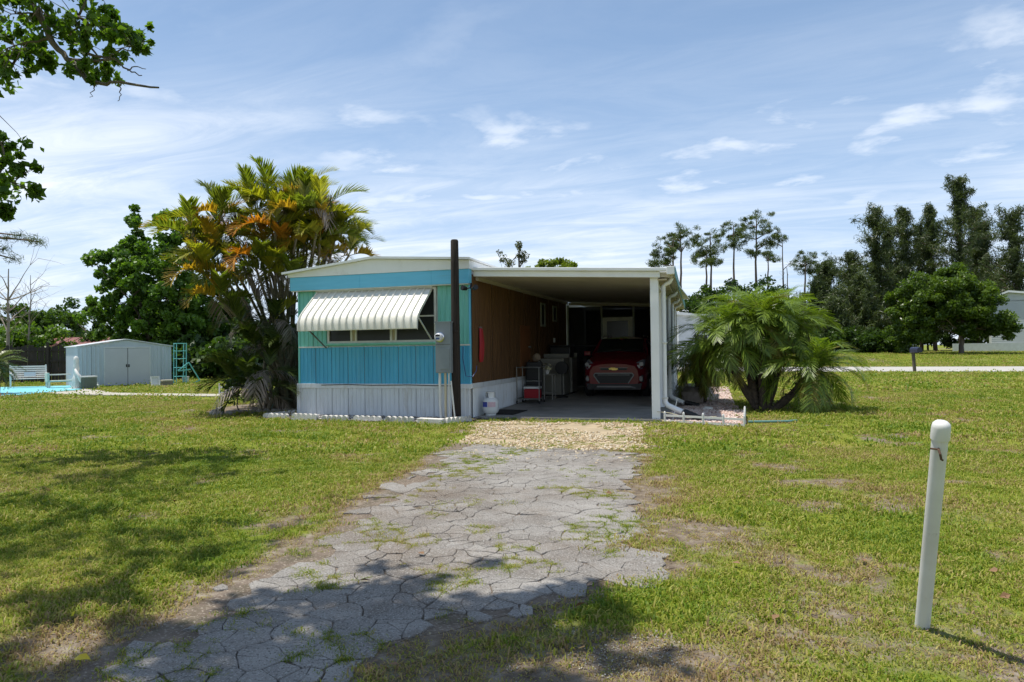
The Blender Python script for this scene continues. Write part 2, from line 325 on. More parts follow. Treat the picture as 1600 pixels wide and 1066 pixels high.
# ------------------------------------------------------------------ ground
def axis(lo, hi, step, far):
    a = list(np.arange(lo, hi+1e-6, step)); s = step; v = a[-1]; out = []
    while v < far: s *= 1.22; v += s; out.append(v)
    s = step; v = a[0]; pre = []
    while v > -far: s *= 1.22; v -= s; pre.append(v)
    return np.array(pre[::-1]+a+out)
def ground_material():
    m = bpy.data.materials.new('lawn_soil'); m.use_nodes = True; nt = m.node_tree; N = nt.nodes; L = nt.links; b = N['Principled BSDF']; b.inputs['Roughness'].default_value = 0.95; b.inputs['Specular IOR Level'].default_value = 0.1
    geo = N.new('ShaderNodeNewGeometry')
    def nz(s, d=6):
        n = N.new('ShaderNodeTexNoise'); n.inputs['Scale'].default_value = s; n.inputs['Detail'].default_value = d; n.inputs['Roughness'].default_value = 0.65; L.new(geo.outputs['Position'], n.inputs['Vector']); return n.outputs['Fac']
    def ramp(src, stops):
        r = N.new('ShaderNodeValToRGB'); L.new(src, r.inputs[0]); e = r.color_ramp.elements
        while len(e) < len(stops): e.new(0.5)
        for i, (p, c) in enumerate(stops): e[i].position = p; e[i].color = (*c, 1)
        return r.outputs[0]
    g1 = ramp(nz(0.55), [(0.3,(0.11,0.17,0.016)),(0.5,(0.18,0.215,0.026)),(0.7,(0.26,0.24,0.055))])
    g2 = ramp(nz(22, 3), [(0.32,(0.45,0.5,0.45)),(0.62,(1.1,1.05,1.0))])
    mul = N.new('ShaderNodeMix'); mul.data_type = 'RGBA'; mul.blend_type = 'MULTIPLY'; mul.inputs[0].default_value = 1; L.new(g1, mul.inputs[6]); L.new(g2, mul.inputs[7])
    s1 = ramp(nz(9), [(0.3,(0.085,0.065,0.048)),(0.5,(0.17,0.135,0.10)),(0.72,(0.30,0.26,0.21))])
    at = N.new('ShaderNodeAttribute'); at.attribute_name = 'bare'
    ad = N.new('ShaderNodeMath'); ad.operation = 'ADD'; L.new(at.outputs['Fac'], ad.inputs[0])
    n5 = N.new('ShaderNodeMath'); n5.operation = 'MULTIPLY_ADD'; L.new(nz(14), n5.inputs[0]); n5.inputs[1].default_value = 0.9; n5.inputs[2].default_value = -0.45; L.new(n5.outputs[0], ad.inputs[1])
    mr = N.new('ShaderNodeMapRange'); mr.inputs['From Min'].default_value = 0.12; mr.inputs['From Max'].default_value = 0.5; L.new(ad.outputs[0], mr.inputs['Value'])
    mx = N.new('ShaderNodeMix'); mx.data_type = 'RGBA'; L.new(mr.outputs[0], mx.inputs[0]); L.new(mul.outputs[2], mx.inputs[6]); L.new(s1, mx.inputs[7]); L.new(mx.outputs[2], b.inputs['Base Color'])
    bp = N.new('ShaderNodeBump'); bp.inputs['Strength'].default_value = 0.7; bp.inputs['Distance'].default_value = 0.03; L.new(nz(35, 4), bp.inputs['Height']); L.new(bp.outputs[0], b.inputs['Normal'])
    return m
def make_ground():
    xs = axis(-16, 8, 0.16, 1200); ys = axis(-3, 17, 0.16, 1200)
    X, Y = np.meshgrid(xs, ys); nx, ny = len(xs), len(ys); x = X.ravel(); y = Y.ravel()
    V = np.stack([x, y, terrain(x, y)], 1)
    idx = np.arange(nx*ny).reshape(ny, nx); Q = np.stack([idx[:-1,:-1].ravel(), idx[:-1,1:].ravel(), idx[1:,1:].ravel(), idx[1:,:-1].ravel()], 1)
    me = np_mesh('ground', V, Q, ground_material(), {'bare': bare(x, y)}, True)
    tag(link('ground', me), 'patchy green and tan lawn of the yard', None, kind='structure')
make_ground()

def sheet(name, P, z, m, label=None, thick=0.05):
    mb = MB(); mb.prism([p for p in P], 'z', z-thick, z)
    return tag(mb.build(name, m), label, None, kind='structure')
M_road = mat('pale_road', (0.40, 0.38, 0.35), 0.9, (0.33, 0.315, 0.29), 0.5, 0.8)
sheet('road', P_ROAD, 0.03, M_road, 'pale road running across beyond the right lawn')
sheet('carport_slab', P_SLAB, 0.06, M_conc, 'stained concrete floor of the carport', 0.12)
sheet('patio', P_TEAL, 0.045, M_teal_floor, 'turquoise painted patio in front of the white bench')
sheet('patio_edge', P_PAT, 0.038, M_path, 'bare concrete corner of the turquoise patio')
sheet('path', P_PATH, 0.034, M_path, 'narrow pale concrete path crossing the left lawn')
M_pinksand = mat('pink_sand', (0.34, 0.25, 0.21), 0.95, (0.22, 0.16, 0.13), 12, 0.9, bump=0.5, bscale=60)
sheet('gravel_bed', P_PINK, 0.02, M_pinksand, 'pinkish gravel bed beside the carport')
M_tansand = mat('tan_sand', (0.40, 0.32, 0.21), 0.95, (0.26, 0.21, 0.14), 3, 0.9, bump=0.5, bscale=60)
sheet('gravel_apron', P_APRON, 0.005, M_tansand, 'tan gravel strip between carport and driveway')
M_mulch = mat('dark_mulch', (0.055, 0.042, 0.032), 0.95, (0.12, 0.10, 0.08), 30, 0.9, bump=0.8, bscale=60)
sheet('planting_bed', P_BED, 0.022, M_mulch, 'dark soil bed along the front of the mobile home')

# ------------------------------------------------------------------ cracked driveway
M_crack = mat('driveway_soil', (0.10, 0.074, 0.053), 0.95, (0.18, 0.14, 0.105), 9, 0.9, bump=0.5, bscale=70, dirt=(0.05, 0.05, 0.02), dscale=4, dlo=0.5, dhi=0.7)
M_asph = mat('old_asphalt', (0.36, 0.335, 0.305), 0.92, (0.225, 0.205, 0.182), 2.2, 0.9, bump=1.0, bscale=150, dirt=(0.16, 0.118, 0.082), dscale=0.62, dlo=0.47, dhi=0.64)
def speckle(m, scale, lo, hi, col, amt):
    nt = m.node_tree; N = nt.nodes; L = nt.links; b = N['Principled BSDF']; src = b.inputs['Base Color'].links[0].from_socket
    geo = N.new('ShaderNodeNewGeometry'); vo = N.new('ShaderNodeTexNoise'); vo.inputs['Scale'].default_value = scale; vo.inputs['Detail'].default_value = 2; L.new(geo.outputs['Position'], vo.inputs['Vector'])
    mr = N.new('ShaderNodeMapRange'); mr.inputs['From Min'].default_value = lo; mr.inputs['From Max'].default_value = hi; mr.inputs['To Max'].default_value = amt; L.new(vo.outputs['Fac'], mr.inputs['Value'])
    mx = N.new('ShaderNodeMix'); mx.data_type = 'RGBA'; L.new(mr.outputs[0], mx.inputs[0]); L.new(src, mx.inputs[6]); mx.inputs[7].default_value = (*col, 1); L.new(mx.outputs[2], b.inputs['Base Color'])
def vary(m, amt):
    nt = m.node_tree; N = nt.nodes; L = nt.links; b = N['Principled BSDF']; src = b.inputs['Base Color'].links[0].from_socket; oi = N.new('ShaderNodeObjectInfo')
    mr = N.new('ShaderNodeMapRange'); mr.inputs['To Min'].default_value = 1-amt; mr.inputs['To Max'].default_value = 1+amt; L.new(oi.outputs['Random'], mr.inputs['Value'])
    vm = N.new('ShaderNodeVectorMath'); vm.operation = 'SCALE'; L.new(src, vm.inputs[0]); L.new(mr.outputs[0], vm.inputs['Scale']); L.new(vm.outputs[0], b.inputs['Base Color'])
vary(M_asph, 0.13)
speckle(M_crack, 60, 0.55, 0.68, (0.34, 0.29, 0.23), 0.7); speckle(M_asph, 95, 0.55, 0.68, (0.50, 0.48, 0.44), 0.8); speckle(M_asph, 70, 0.56, 0.70, (0.07, 0.062, 0.055), 0.8)
def make_driveway():
    base = MB(); base.prism(P_DRIVE, 'z', -0.04, 0.003)
    root = tag(base.build('driveway', M_crack), 'cracked grey asphalt driveway leading up to the carport', None, kind='structure')
    r = random.Random(5)
    # seeds on a jittered grid turned along the drive
    A = Vector(G(860, 700)[:2]); B = Vector(G(400, 1000)[:2]); t = (A-B).normalized(); n = Vector((t.y, -t.x)); seeds = []
    for k in range(5600):
        seeds.append((r.uniform(-8, 1), r.uniform(-1, 12)))
    for i in range(0):
        w = r.uniform(0.24, 0.36); off = r.uniform(0, 1)
        for j in range(-19, 20):
            p = B + t*(i*0.19 + r.uniform(-0.065, 0.065)) + n*((j+off)*0.235 + r.uniform(-0.10, 0.10))
            seeds.append((p.x, p.y))
    seeds = [q for q in seeds if r.random() < (1.0 if fnoise(q[0], q[1], 0.7) > 0.5 else 0.68)]
    S = np.array(seeds); ok = inpoly(S[:,0], S[:,1], P_DRIVE) | (segdist(S[:,0], S[:,1], P_DRIVE) < 0.07)
    cells = []
    for k in np.nonzero(ok)[0]:
        px, py = S[k]
        de = segdist(px, py, P_DRIVE)
        if de < 0.2 and r.random() < 0.4 and fnoise(px, py, 0.9) > 0.56: continue
        lx, ly = px-n.x*0.22, py-n.y*0.22
        if not inpoly(np.array([lx]), np.array([ly]), P_DRIVE)[0] and r.random() < 0.8: continue
        d = np.hypot(S[:,0]-px, S[:,1]-py); nb = np.argsort(d)[1:26]
        poly = [(px-1,py-1),(px+1,py-1),(px+1,py+1),(px-1,py+1)]
        for q in nb:
            gap = 0.0010 + 0.010*max(0.0, vnoise(S[q][0]+px, S[q][1]+py, 1.6)-0.52)
            if d[q] < 1e-6: continue
            nx, ny = (S[q]-S[k])/d[q]; c = (px*nx+py*ny) + d[q]/2 - gap
            new = []
            for a in range(len(poly)):
                x1, y1 = poly[a]; x2, y2 = poly[(a+1) % len(poly)]; s1 = x1*nx+y1*ny-c; s2 = x2*nx+y2*ny-c
                if s1 <= 0: new.append((x1, y1))
                if (s1 < 0) != (s2 < 0) and s1 != s2:
                    u = s1/(s1-s2); new.append((x1+(x2-x1)*u, y1+(y2-y1)*u))
            poly = new
            if len(poly) < 3: break
        if len(poly) < 3: continue
        # rough outline: split long edges and jitter
        out = []
        for a in range(len(poly)):
            x1, y1 = poly[a]; x2, y2 = poly[(a+1) % len(poly)]; l = math.hypot(x2-x1, y2-y1)
            if l < 0.02: continue
            m = max(1, int(l/0.05))
            for b in range(m):
                u = b/m; x = x1+(x2-x1)*u; y = y1+(y2-y1)*u; s = 1.0 - (0.02 if b == 0 else 0)
                x = px+(x-px)*s + (fnoise(x, y, 8)-0.5)*0.10 + (vnoise(x, y, 40)-0.5)*0.010; y = py+(y-py)*s + (fnoise(x+31, y, 8)-0.5)*0.10 + (vnoise(x+9, y, 40)-0.5)*0.010; out.append((x, y))
        if len(out) < 4: continue
        near = math.hypot(px, py)
        cells.append((near, px, py, out))
    cells.sort(key=lambda c: -len(c[3])*0 + c[0])
    def cell_mb(mb, px, py, out, h, tx, ty):
        nn = len(out)
        def zt(x, y): return h + (x-px)*tx + (y-py)*ty
        top = [(px+(x-px)*0.97, py+(y-py)*0.97, zt(x, y)) for x, y in out]; mid = [(x, y, zt(x, y)-0.004) for x, y in out]; bot = [(x, y, -0.01) for x, y in out]
        mb.add(top+mid+bot, [tuple(range(nn))]+[(nn+i, nn+(i+1) % nn, (i+1) % nn, i) for i in range(nn)]+[(2*nn+i, 2*nn+(i+1) % nn, nn+(i+1) % nn, nn+i) for i in range(nn)])
    cells.sort(key=lambda c: c[0])
    vis = [c for c in cells if c[2]*FW.y+c[1]*FW.x > 2.3]; rest = [c for c in cells if c[2]*FW.y+c[1]*FW.x <= 2.3]
    rest += vis[300:]; vis = vis[:300]
    for c in vis:
        mb = MB(); cell_mb(mb, c[1], c[2], c[3], r.uniform(0.010, 0.014), r.uniform(-0.010, 0.010), r.uniform(-0.010, 0.010)); mb.build('asphalt_piece', M_asph, root)
    mb = MB()
    for c in rest: cell_mb(mb, c[1], c[2], c[3], r.uniform(0.010, 0.014), r.uniform(-0.010, 0.010), r.uniform(-0.010, 0.010))
    if rest: tag(mb.build('asphalt_pieces', M_asph, root), None, None, None, 'stuff')
    return cells
CELLS = make_driveway()

# ------------------------------------------------------------------ scattered ground cover by geometry nodes
def scatter(name, pts, variants, label, scale, rot, dry=None, idx=None):
    protos = bpy.data.collections.new(name+'_variants')
    for me in variants: protos.objects.link(bpy.data.objects.new('variant', me))
    me = bpy.data.meshes.new(name); me.vertices.add(len(pts)); me.vertices.foreach_set('co', np.asarray(pts, dtype=np.float32).ravel())
    n = len(pts)
    a = me.attributes.new('scl', 'FLOAT_VECTOR', 'POINT'); a.data.foreach_set('vector', np.asarray(scale, dtype=np.float32).ravel())
    a = me.attributes.new('rot', 'FLOAT_VECTOR', 'POINT'); a.data.foreach_set('vector', np.asarray(rot, dtype=np.float32).ravel())
    a = me.attributes.new('idx', 'INT', 'POINT'); a.data.foreach_set('value', np.asarray(idx if idx is not None else rng.integers(0, len(variants), n), dtype=np.int32))
    if dry is not None:
        a = me.attributes.new('dry', 'FLOAT', 'POINT'); a.data.foreach_set('value', np.asarray(dry, dtype=np.float32))
    o = link(name, me); tag(o, label, None, None, 'stuff')
    ng = bpy.data.node_groups.new(name+'_scatter', 'GeometryNodeTree')
    ng.interface.new_socket('Geometry', in_out='INPUT', socket_type='NodeSocketGeometry'); ng.interface.new_socket('Geometry', in_out='OUTPUT', socket_type='NodeSocketGeometry')
    N = ng.nodes; L = ng.links; gi = N.new('NodeGroupInput'); go = N.new('NodeGroupOutput')
    ci = N.new('GeometryNodeCollectionInfo'); ci.inputs['Collection'].default_value = protos; ci.inputs['Separate Children'].default_value = True; ci.inputs['Reset Children'].default_value = True
    ip = N.new('GeometryNodeInstanceOnPoints'); ip.inputs['Pick Instance'].default_value = True
    def na(nm, t):
        x = N.new('GeometryNodeInputNamedAttribute'); x.data_type = t; x.inputs['Name'].default_value = nm; return x.outputs['Attribute']
    L.new(gi.outputs[0], ip.inputs['Points']); L.new(ci.outputs[0], ip.inputs['Instance']); L.new(na('idx', 'INT'), ip.inputs['Instance Index'])
    L.new(na('rot', 'FLOAT_VECTOR'), ip.inputs['Rotation']); L.new(na('scl', 'FLOAT_VECTOR'), ip.inputs['Scale']); L.new(ip.outputs[0], go.inputs[0])
    md = o.modifiers.new('scatter', 'NODES'); md.node_group = ng
    return o
def grass_material():
    m = bpy.data.materials.new('grass_blades'); m.use_nodes = True; nt = m.node_tree; N = nt.nodes; L = nt.links; b = N['Principled BSDF']; b.inputs['Roughness'].default_value = 0.55; b.inputs['Specular IOR Level'].default_value = 0.25
    geo = N.new('ShaderNodeNewGeometry'); at = N.new('ShaderNodeAttribute'); at.attribute_name = 'v'
    nz = N.new('ShaderNodeTexNoise'); nz.inputs['Scale'].default_value = 0.6; nz.inputs['Detail'].default_value = 7; nz.inputs['Roughness'].default_value = 0.68; L.new(geo.outputs['Position'], nz.inputs['Vector'])
    ad = N.new('ShaderNodeMath'); ad.operation = 'MULTIPLY_ADD'; L.new(at.outputs['Fac'], ad.inputs[0]); ad.inputs[1].default_value = 0.36; L.new(nz.outputs['Fac'], ad.inputs[2])
    dr = N.new('ShaderNodeAttribute'); dr.attribute_name = 'dry'; dr.attribute_type = 'INSTANCER'
    a2 = N.new('ShaderNodeMath'); a2.operation = 'MULTIPLY_ADD'; L.new(dr.outputs['Fac'], a2.inputs[0]); a2.inputs[1].default_value = 0.30; L.new(ad.outputs[0], a2.inputs[2])
    r = N.new('ShaderNodeValToRGB'); L.new(a2.outputs[0], r.inputs[0]); e = r.color_ramp.elements
    for _ in range(3): e.new(0.5)
    for i, (p, c) in enumerate([(0.46,(0.085,0.165,0.010)),(0.63,(0.165,0.245,0.016)),(0.78,(0.27,0.295,0.030)),(0.92,(0.40,0.34,0.11)),(1.03,(0.32,0.22,0.11))]): e[i].position = p; e[i].color = (*c, 1)
    L.new(r.outputs[0], b.inputs['Base Color'])
    tr = N.new('ShaderNodeBsdfTranslucent'); L.new(r.outputs[0], tr.inputs['Color']); ms = N.new('ShaderNodeMixShader'); ms.inputs[0].default_value = 0.35
    L.new(b.outputs[0], ms.inputs[1]); L.new(tr.outputs[0], ms.inputs[2]); L.new(ms.outputs[0], N['Material Output'].inputs['Surface'])
    return m
M_grass = grass_material()
def tuft(nb, h, spread, seed, w=0.0035):
    r = np.random.default_rng(seed); V = []; Fc = []; A = []
    for i in range(nb):
        a = r.uniform(0, 2*math.pi); p = r.normal(0, spread, 2); hh = h*r.uniform(0.5, 1.15); lean = r.uniform(0.1, 1.0)*hh; d = np.array([math.cos(a), math.sin(a)]); s = np.array([-d[1], d[0]])*w*r.uniform(0.7, 1.4)
        k = len(V); q1 = p+d*lean*0.35; q2 = p+d*lean
        V += [(*(p-s), 0), (*(p+s), 0), (*(q1+s*0.9), hh*0.65), (*(q1-s*0.9), hh*0.65), (*(q2+s*0.12), hh*r.uniform(0.6, 1.0)), (*(q2-s*0.12), hh*0.8)]
        Fc += [(k, k+1, k+2, k+3), (k+3, k+2, k+4, k+5)]; A += [r.random()]*6
    return np_mesh('grass_tuft', V, Fc, M_grass, {'v': A})
def make_grass():
    out = []; scl = []; idx = []
    var = [tuft(24, 0.031, 0.036, 10+i, 0.0028) for i in range(4)] + [tuft(34, 0.05, 0.10, 20+i, 0.007) for i in range(3)] + [tuft(40, 0.06, 0.26, 30+i, 0.016) for i in range(3)]
    bands = [(1.6, 5.0, 460, 0, 4, (0.7, 1.3)), (5.0, 9.0, 260, 0, 4, (0.9, 1.6)), (9.0, 20, 46, 4, 7, (0.7, 1.3)), (20, 48, 7.0, 7, 10, (0.7, 1.3)), (48, 75, 3.0, 7, 10, (0.9, 1.5))]
    for d0, d1, dens, i0, i1, sr in bands:
        w1 = d1*0.86+1.0; n = int(dens*(d1-d0)*2*w1); d = rng.uniform(d0, d1, n); l = rng.uniform(-w1, w1, n)
        k = np.abs(l) < d*0.82+1.2; d = d[k]; l = l[k]
        x = d*FW.x+l*RT.x; y = d*FW.y+l*RT.y
        keep = np.ones(len(x), bool); b = bare(x, y)
        keep &= rng.random(len(x)) > np.clip(b*1.25-0.06, 0, 1)
        keep &= rng.random(len(x)) < 0.45+1.1*fnoise(x, y, 2.3)
        for P in (P_HOUSE, P_SLAB, P_BED, P_PINK, P_TEAL, P_PAT, P_PATH, P_ROAD, P_SHED): keep &= ~inpoly(x, y, P)
        for P, w in ((P_DRIVE, 0.07), (P_APRON, 0.16)):
            ind = inpoly(x, y, P)
            if ind.any(): keep &= ~ind | (rng.random(len(x)) < 0.8*np.exp(-(segdist(x, y, P)/w)**2)*(fnoise(x, y, 2.0) > 0.42))
        x, y = x[keep], y[keep]; s = rng.uniform(*sr, len(x))*(0.6+0.8*fnoise(x+50, y, 0.9))
        out.append(np.stack([x, y, terrain(x, y)-0.002], 1)); scl.append(np.stack([s*rng.uniform(.9,1.2,len(x)), s*rng.uniform(.9,1.2,len(x)), s*rng.uniform(0.7, 1.1, len(x))], 1)); idx.append(rng.integers(i0, i1, len(x)))
    # weeds in the driveway cracks and on the apron
    edge = np.array([p for c in CELLS for p in c[3]]); q = rng.integers(0, len(edge), 12000); x = edge[q,0]+rng.normal(0,0.008,12000); y = edge[q,1]+rng.normal(0,0.008,12000)
    k = (fnoise(x+9, y+3, 1.6)+0.3*vnoise(x, y, 7) > 0.76); x, y = x[k], y[k]; s = rng.uniform(0.25, 0.75, len(x))
    out.append(np.stack([x, y, np.full(len(x), 0.006)], 1)); scl.append(np.stack([s, s, s*0.8], 1)); idx.append(rng.integers(0, 4, len(x)))
    for P, n, thr in ((P_DRIVE, 9000, 0.67), (P_APRON, 4200, 0.52), (P_SAND, 500, 0.5)):
        a = np.array(P); x = rng.uniform(a[:,0].min(), a[:,0].max(), n); y = rng.uniform(a[:,1].min(), a[:,1].max(), n)
        k = inpoly(x, y, P) & (fnoise(x+9, y+3, 2.4) > thr) & (rng.random(n) < 0.6); x, y = x[k], y[k]; s = rng.uniform(0.35, 0.8, len(x))
        out.append(np.stack([x, y, np.full(len(x), 0.006)], 1)); scl.append(np.stack([s, s, s*0.9], 1)); idx.append(rng.integers(0, 4, len(x)))
    # thin dry thatch on the worn soil
    n = 26000; d = rng.uniform(2.0, 9.5, n); l = rng.uniform(-0.85, 0.85, n)*d; x = d*FW.x+l*RT.x; y = d*FW.y+l*RT.y; b = bare(x, y)
    k = (b > 0.22) & ~inpoly(x, y, P_DRIVE) & ~inpoly(x, y, P_APRON) & (rng.random(n) < 0.55) & ~inpoly(x, y, P_SLAB) & ~inpoly(x, y, P_HOUSE); x, y = x[k], y[k]; s = rng.uniform(0.35, 0.8, len(x))
    out.append(np.stack([x, y, np.full(len(x), -0.002)], 1)); scl.append(np.stack([s*1.2, s*1.2, s*0.55], 1)); idx.append(rng.integers(0, 4, len(x)))
    P3 = np.concatenate(out); dry = np.clip(0.10+1.6*bare(P3[:,0], P3[:,1])+1.6*(fnoise(P3[:,0]+17, P3[:,1]+5, 0.75)-0.52)+rng.normal(0, 0.16, len(P3)), 0, 1); dry[inpoly(P3[:,0], P3[:,1], P_DRIVE) | inpoly(P3[:,0], P3[:,1], P_APRON)] *= 0.25
    S3 = np.concatenate(scl); I3 = np.concatenate(idx); n = len(P3)
    rot = np.stack([rng.normal(0, 0.1, n), rng.normal(0, 0.1, n), rng.uniform(0, 6.28, n)], 1)
    scatter('grass', P3, var, 'short patchy lawn grass over the whole yard', S3, rot, dry=dry, idx=I3)
make_grass()
def pebble(seed, m):
    bm = bmesh.new(); bmesh.ops.create_icosphere(bm, subdivisions=1, radius=1); r = random.Random(seed)
    for v in bm.verts: v.co = Vector((v.co.x*r.uniform(.75,1.2), v.co.y*r.uniform(.7,1.1), v.co.z*r.uniform(.45,.8)))
    me = bpy.data.meshes.new('pebble'); bm.to_mesh(me); bm.free(); me.materials.append(m); return me
def make_gravel(name, P, n, sz, cols, label, z, extra=None):
    ms = [mat(name+'_stone%d' % i, c, 0.85, tuple(v*0.8 for v in c), 30, 0.6) for i, c in enumerate(cols)]
    a = np.array(P); x = rng.uniform(a[:,0].min(), a[:,0].max(), n); y = rng.uniform(a[:,1].min(), a[:,1].max(), n); k = inpoly(x, y, P) & (fnoise(x, y, 2.6) > 0.42); x, y = x[k], y[k]; n = len(x)
    s = rng.uniform(sz[0], sz[1], n)**1.0
    scatter(name, np.stack([x, y, np.full(n, z)], 1), [pebble(i, m) for i, m in enumerate(ms)], label, np.stack([s, s, s], 1), np.stack([rng.normal(0,.3,n), rng.normal(0,.3,n), rng.uniform(0,6.28,n)], 1))
make_gravel('gravel', P_APRON_B, 9000, (0.009, 0.026), [(0.44,0.34,0.21),(0.52,0.42,0.28),(0.35,0.265,0.155),(0.54,0.47,0.36),(0.42,0.31,0.18)], 'loose tan gravel in front of the carport floor', 0.012)
make_gravel('stray_gravel', rough_poly(GP([(715,660),(1040,662),(1050,690),(1010,730),(900,725),(760,720),(690,705)]), 0.1, 0.3), 1500, (0.007, 0.02), [(0.50,0.40,0.26),(0.58,0.48,0.34),(0.40,0.32,0.2)], 'sparse stray gravel round the tan gravel strip', 0.012)
make_gravel('pink_gravel', P_PINK, 16000, (0.012, 0.032), [(0.50,0.35,0.29),(0.58,0.44,0.38),(0.38,0.26,0.22),(0.62,0.52,0.47)], 'loose pinkish gravel beside the carport', 0.028)
make_gravel('bed_stones', P_BED, 2600, (0.012, 0.03), [(0.34,0.32,0.30),(0.5,0.49,0.46),(0.2,0.19,0.18)], 'small grey stones in the bed under the front wall', 0.03)
make_gravel('sandy_grit', rough_poly(P_SAND, 0.08, 0.4), 5000, (0.002, 0.005), [(0.30,0.26,0.21),(0.44,0.41,0.36),(0.2,0.175,0.15)], 'fine grey grit on the bare patch at the driveway foot', 0.006)

# ------------------------------------------------------------------ mobile home
HX0, HX1, HY = -8.76, -4.83, 12.6
def ribbed(x0, x1, z0, z1, y, rib=0.098, dep=0.016, gap=0.008):
    """corrugated sheet facing -Y"""
    n = max(1, round((x1-x0)/rib)); w = (x1-x0-gap)/n; pts = []
    for i in range(n):
        a = x0 + gap/2 + i*w
        pts += [(a, y), (a+w*0.56, y), (a+w*0.68, y-dep), (a+w*0.86, y-dep)]
    pts.append((x1-gap/2, y))
    mb = MB(); m = len(pts); vs = [(p[0], p[1], z0) for p in pts]+[(p[0], p[1], z1) for p in pts]
    mb.add(vs, [(i, i+1, m+i+1, m+i) for i in range(m-1)])
    return mb
def ribbed_side(y0, y1, z0, z1, x, rib=0.0655, dep=0.012, gap=0.004):
    mb = ribbed(0, y1-y0, z0, z1, 0, rib, dep, gap); mb.v = [(x - v[1], y0 + v[0], v[2]) for v in mb.v]; return mb
home = empty('mobile_home', (0,0,0), 0, 'blue and mint mobile home with white skirting and striped metal awning', 'mobile home')
home.location = (-6.8, 12.6, 0)
class Off:                        # children are modelled in world coordinates
    pass
def child(mb, name, m, parent, **k):
    o = mb.build(name, m, parent, **k); o.matrix_parent_inverse = parent.matrix_basis.inverted() if parent.parent is None else (parent.parent.matrix_basis).inverted()
    return o
def sub(mb, name, m, part, **k):   # sub-part of a part that sits at the origin in world terms
    return mb.build(name, m, part, **k)
core = MB(); core.box(HX0+0.03, HX1-0.03, HY+0.03, 30, 0.03, 2.95); child(core, 'light_block_core', M_white, home)  # unseen solid box added behind the siding to block light
# lower blue panels, mint panels, skirting
for i in range(10):
    a = HX0+0.02+(HX1-HX0-0.04)*i/10; b = HX0+0.02+(HX1-HX0-0.04)*(i+1)/10
    child(ribbed(a, b, 0.69, 1.455, HY), 'siding_panel', M_blue, home)
    child(ribbed(a, b, 0.02, 0.60, HY+0.006), 'skirting_panel', M_skirt, home)
for a, b in ((HX0+0.02, -8.40), (-8.40, -8.07), (-5.53, -5.2), (-5.2, HX1-0.02)):
    child(ribbed(a, b, 1.475, 2.665, HY), 'siding_panel', M_mint, home)
child(MB().box(-8.07, -5.53, HY-0.004, HY+0.02, 1.475, 1.53), 'siding_strip', M_mint, home)
child(MB().box(HX0, -8.04, HY-0.022, HY+0.01, 1.450, 1.478), 'belt_trim', M_trim, home)
child(MB().box(-5.54, HX1, HY-0.022, HY+0.01, 1.450, 1.478), 'belt_trim', M_trim, home)
child(MB().box(HX0-0.01, HX1+0.012, HY-0.024, HY+0.02, 0.595, 0.69), 'skirting_cap', M_skirt, home, bevel=0.004)
child(MB().box(HX0-0.012, HX0+0.022, HY-0.018, HY+0.03, 0.69, 2.665), 'corner_trim', M_mint, home)
child(MB().box(HX1-0.022, HX1+0.008, HY-0.018, HY+0.03, 0.69, 2.665), 'corner_trim', M_band, home)
child(MB().box(HX0-0.05, HX0+0.03, HY-0.03, HY+0.05, 0.02, 0.69), 'corner_post', M_skirt, home, bevel=0.004)
# left side wall
child(MB().box(HX0-0.004, HX0+0.02, HY+0.05, 30, 0.69, 2.66), 'side_wall', M_mint, home)
child(MB().box(HX0-0.004, HX0+0.02, HY+0.05, 30, 0.02, 0.68), 'side_skirting', M_skirt, home)
# blue band boxed under the roof
child(MB().box(-8.88, -4.80, 12.46, 12.62, 2.668, 2.950), 'fascia_band', M_band, home, bevel=0.006)
child(MB().box(-8.86, -4.82, 12.47, 12.59, 2.650, 2.667), 'soffit', M_trim, home)
for x in (-7.2, -5.6): child(MB().box(x, x+0.004, 12.457, 12.47, 2.67, 2.948), 'band_joint', M_blue, home)
# roof: white gable face, long sides and the metal cover
rf = MB(); rf.prism([(-8.92,2.952),(-4.78,2.952),(-4.78,3.12),(-6.90,3.245),(-8.92,3.03)], 'y', 12.445, 30.1); roof = child(rf, 'roof', M_white, home)
rc = MB(); rc.prism([(-9.02,3.02),(-6.90,3.252),(-4.74,3.127),(-4.74,3.163),(-6.90,3.292),(-9.02,3.06)], 'y', 12.39, 30.15); child(rc, 'roof_cover', mat('roof_white', (0.8,0.8,0.78), 0.5, (0.7,0.7,0.67), 1.2, 0.6), home, bevel=0.008)
# soft seams across the roof cover's front lip
child(MB().bar((-9.02, 12.375, 3.038), (-6.90, 12.375, 3.270), 0.03, 0.045).bar((-6.90, 12.375, 3.270), (-4.74, 12.375, 3.143), 0.03, 0.045), 'drip_edge', M_white, home)
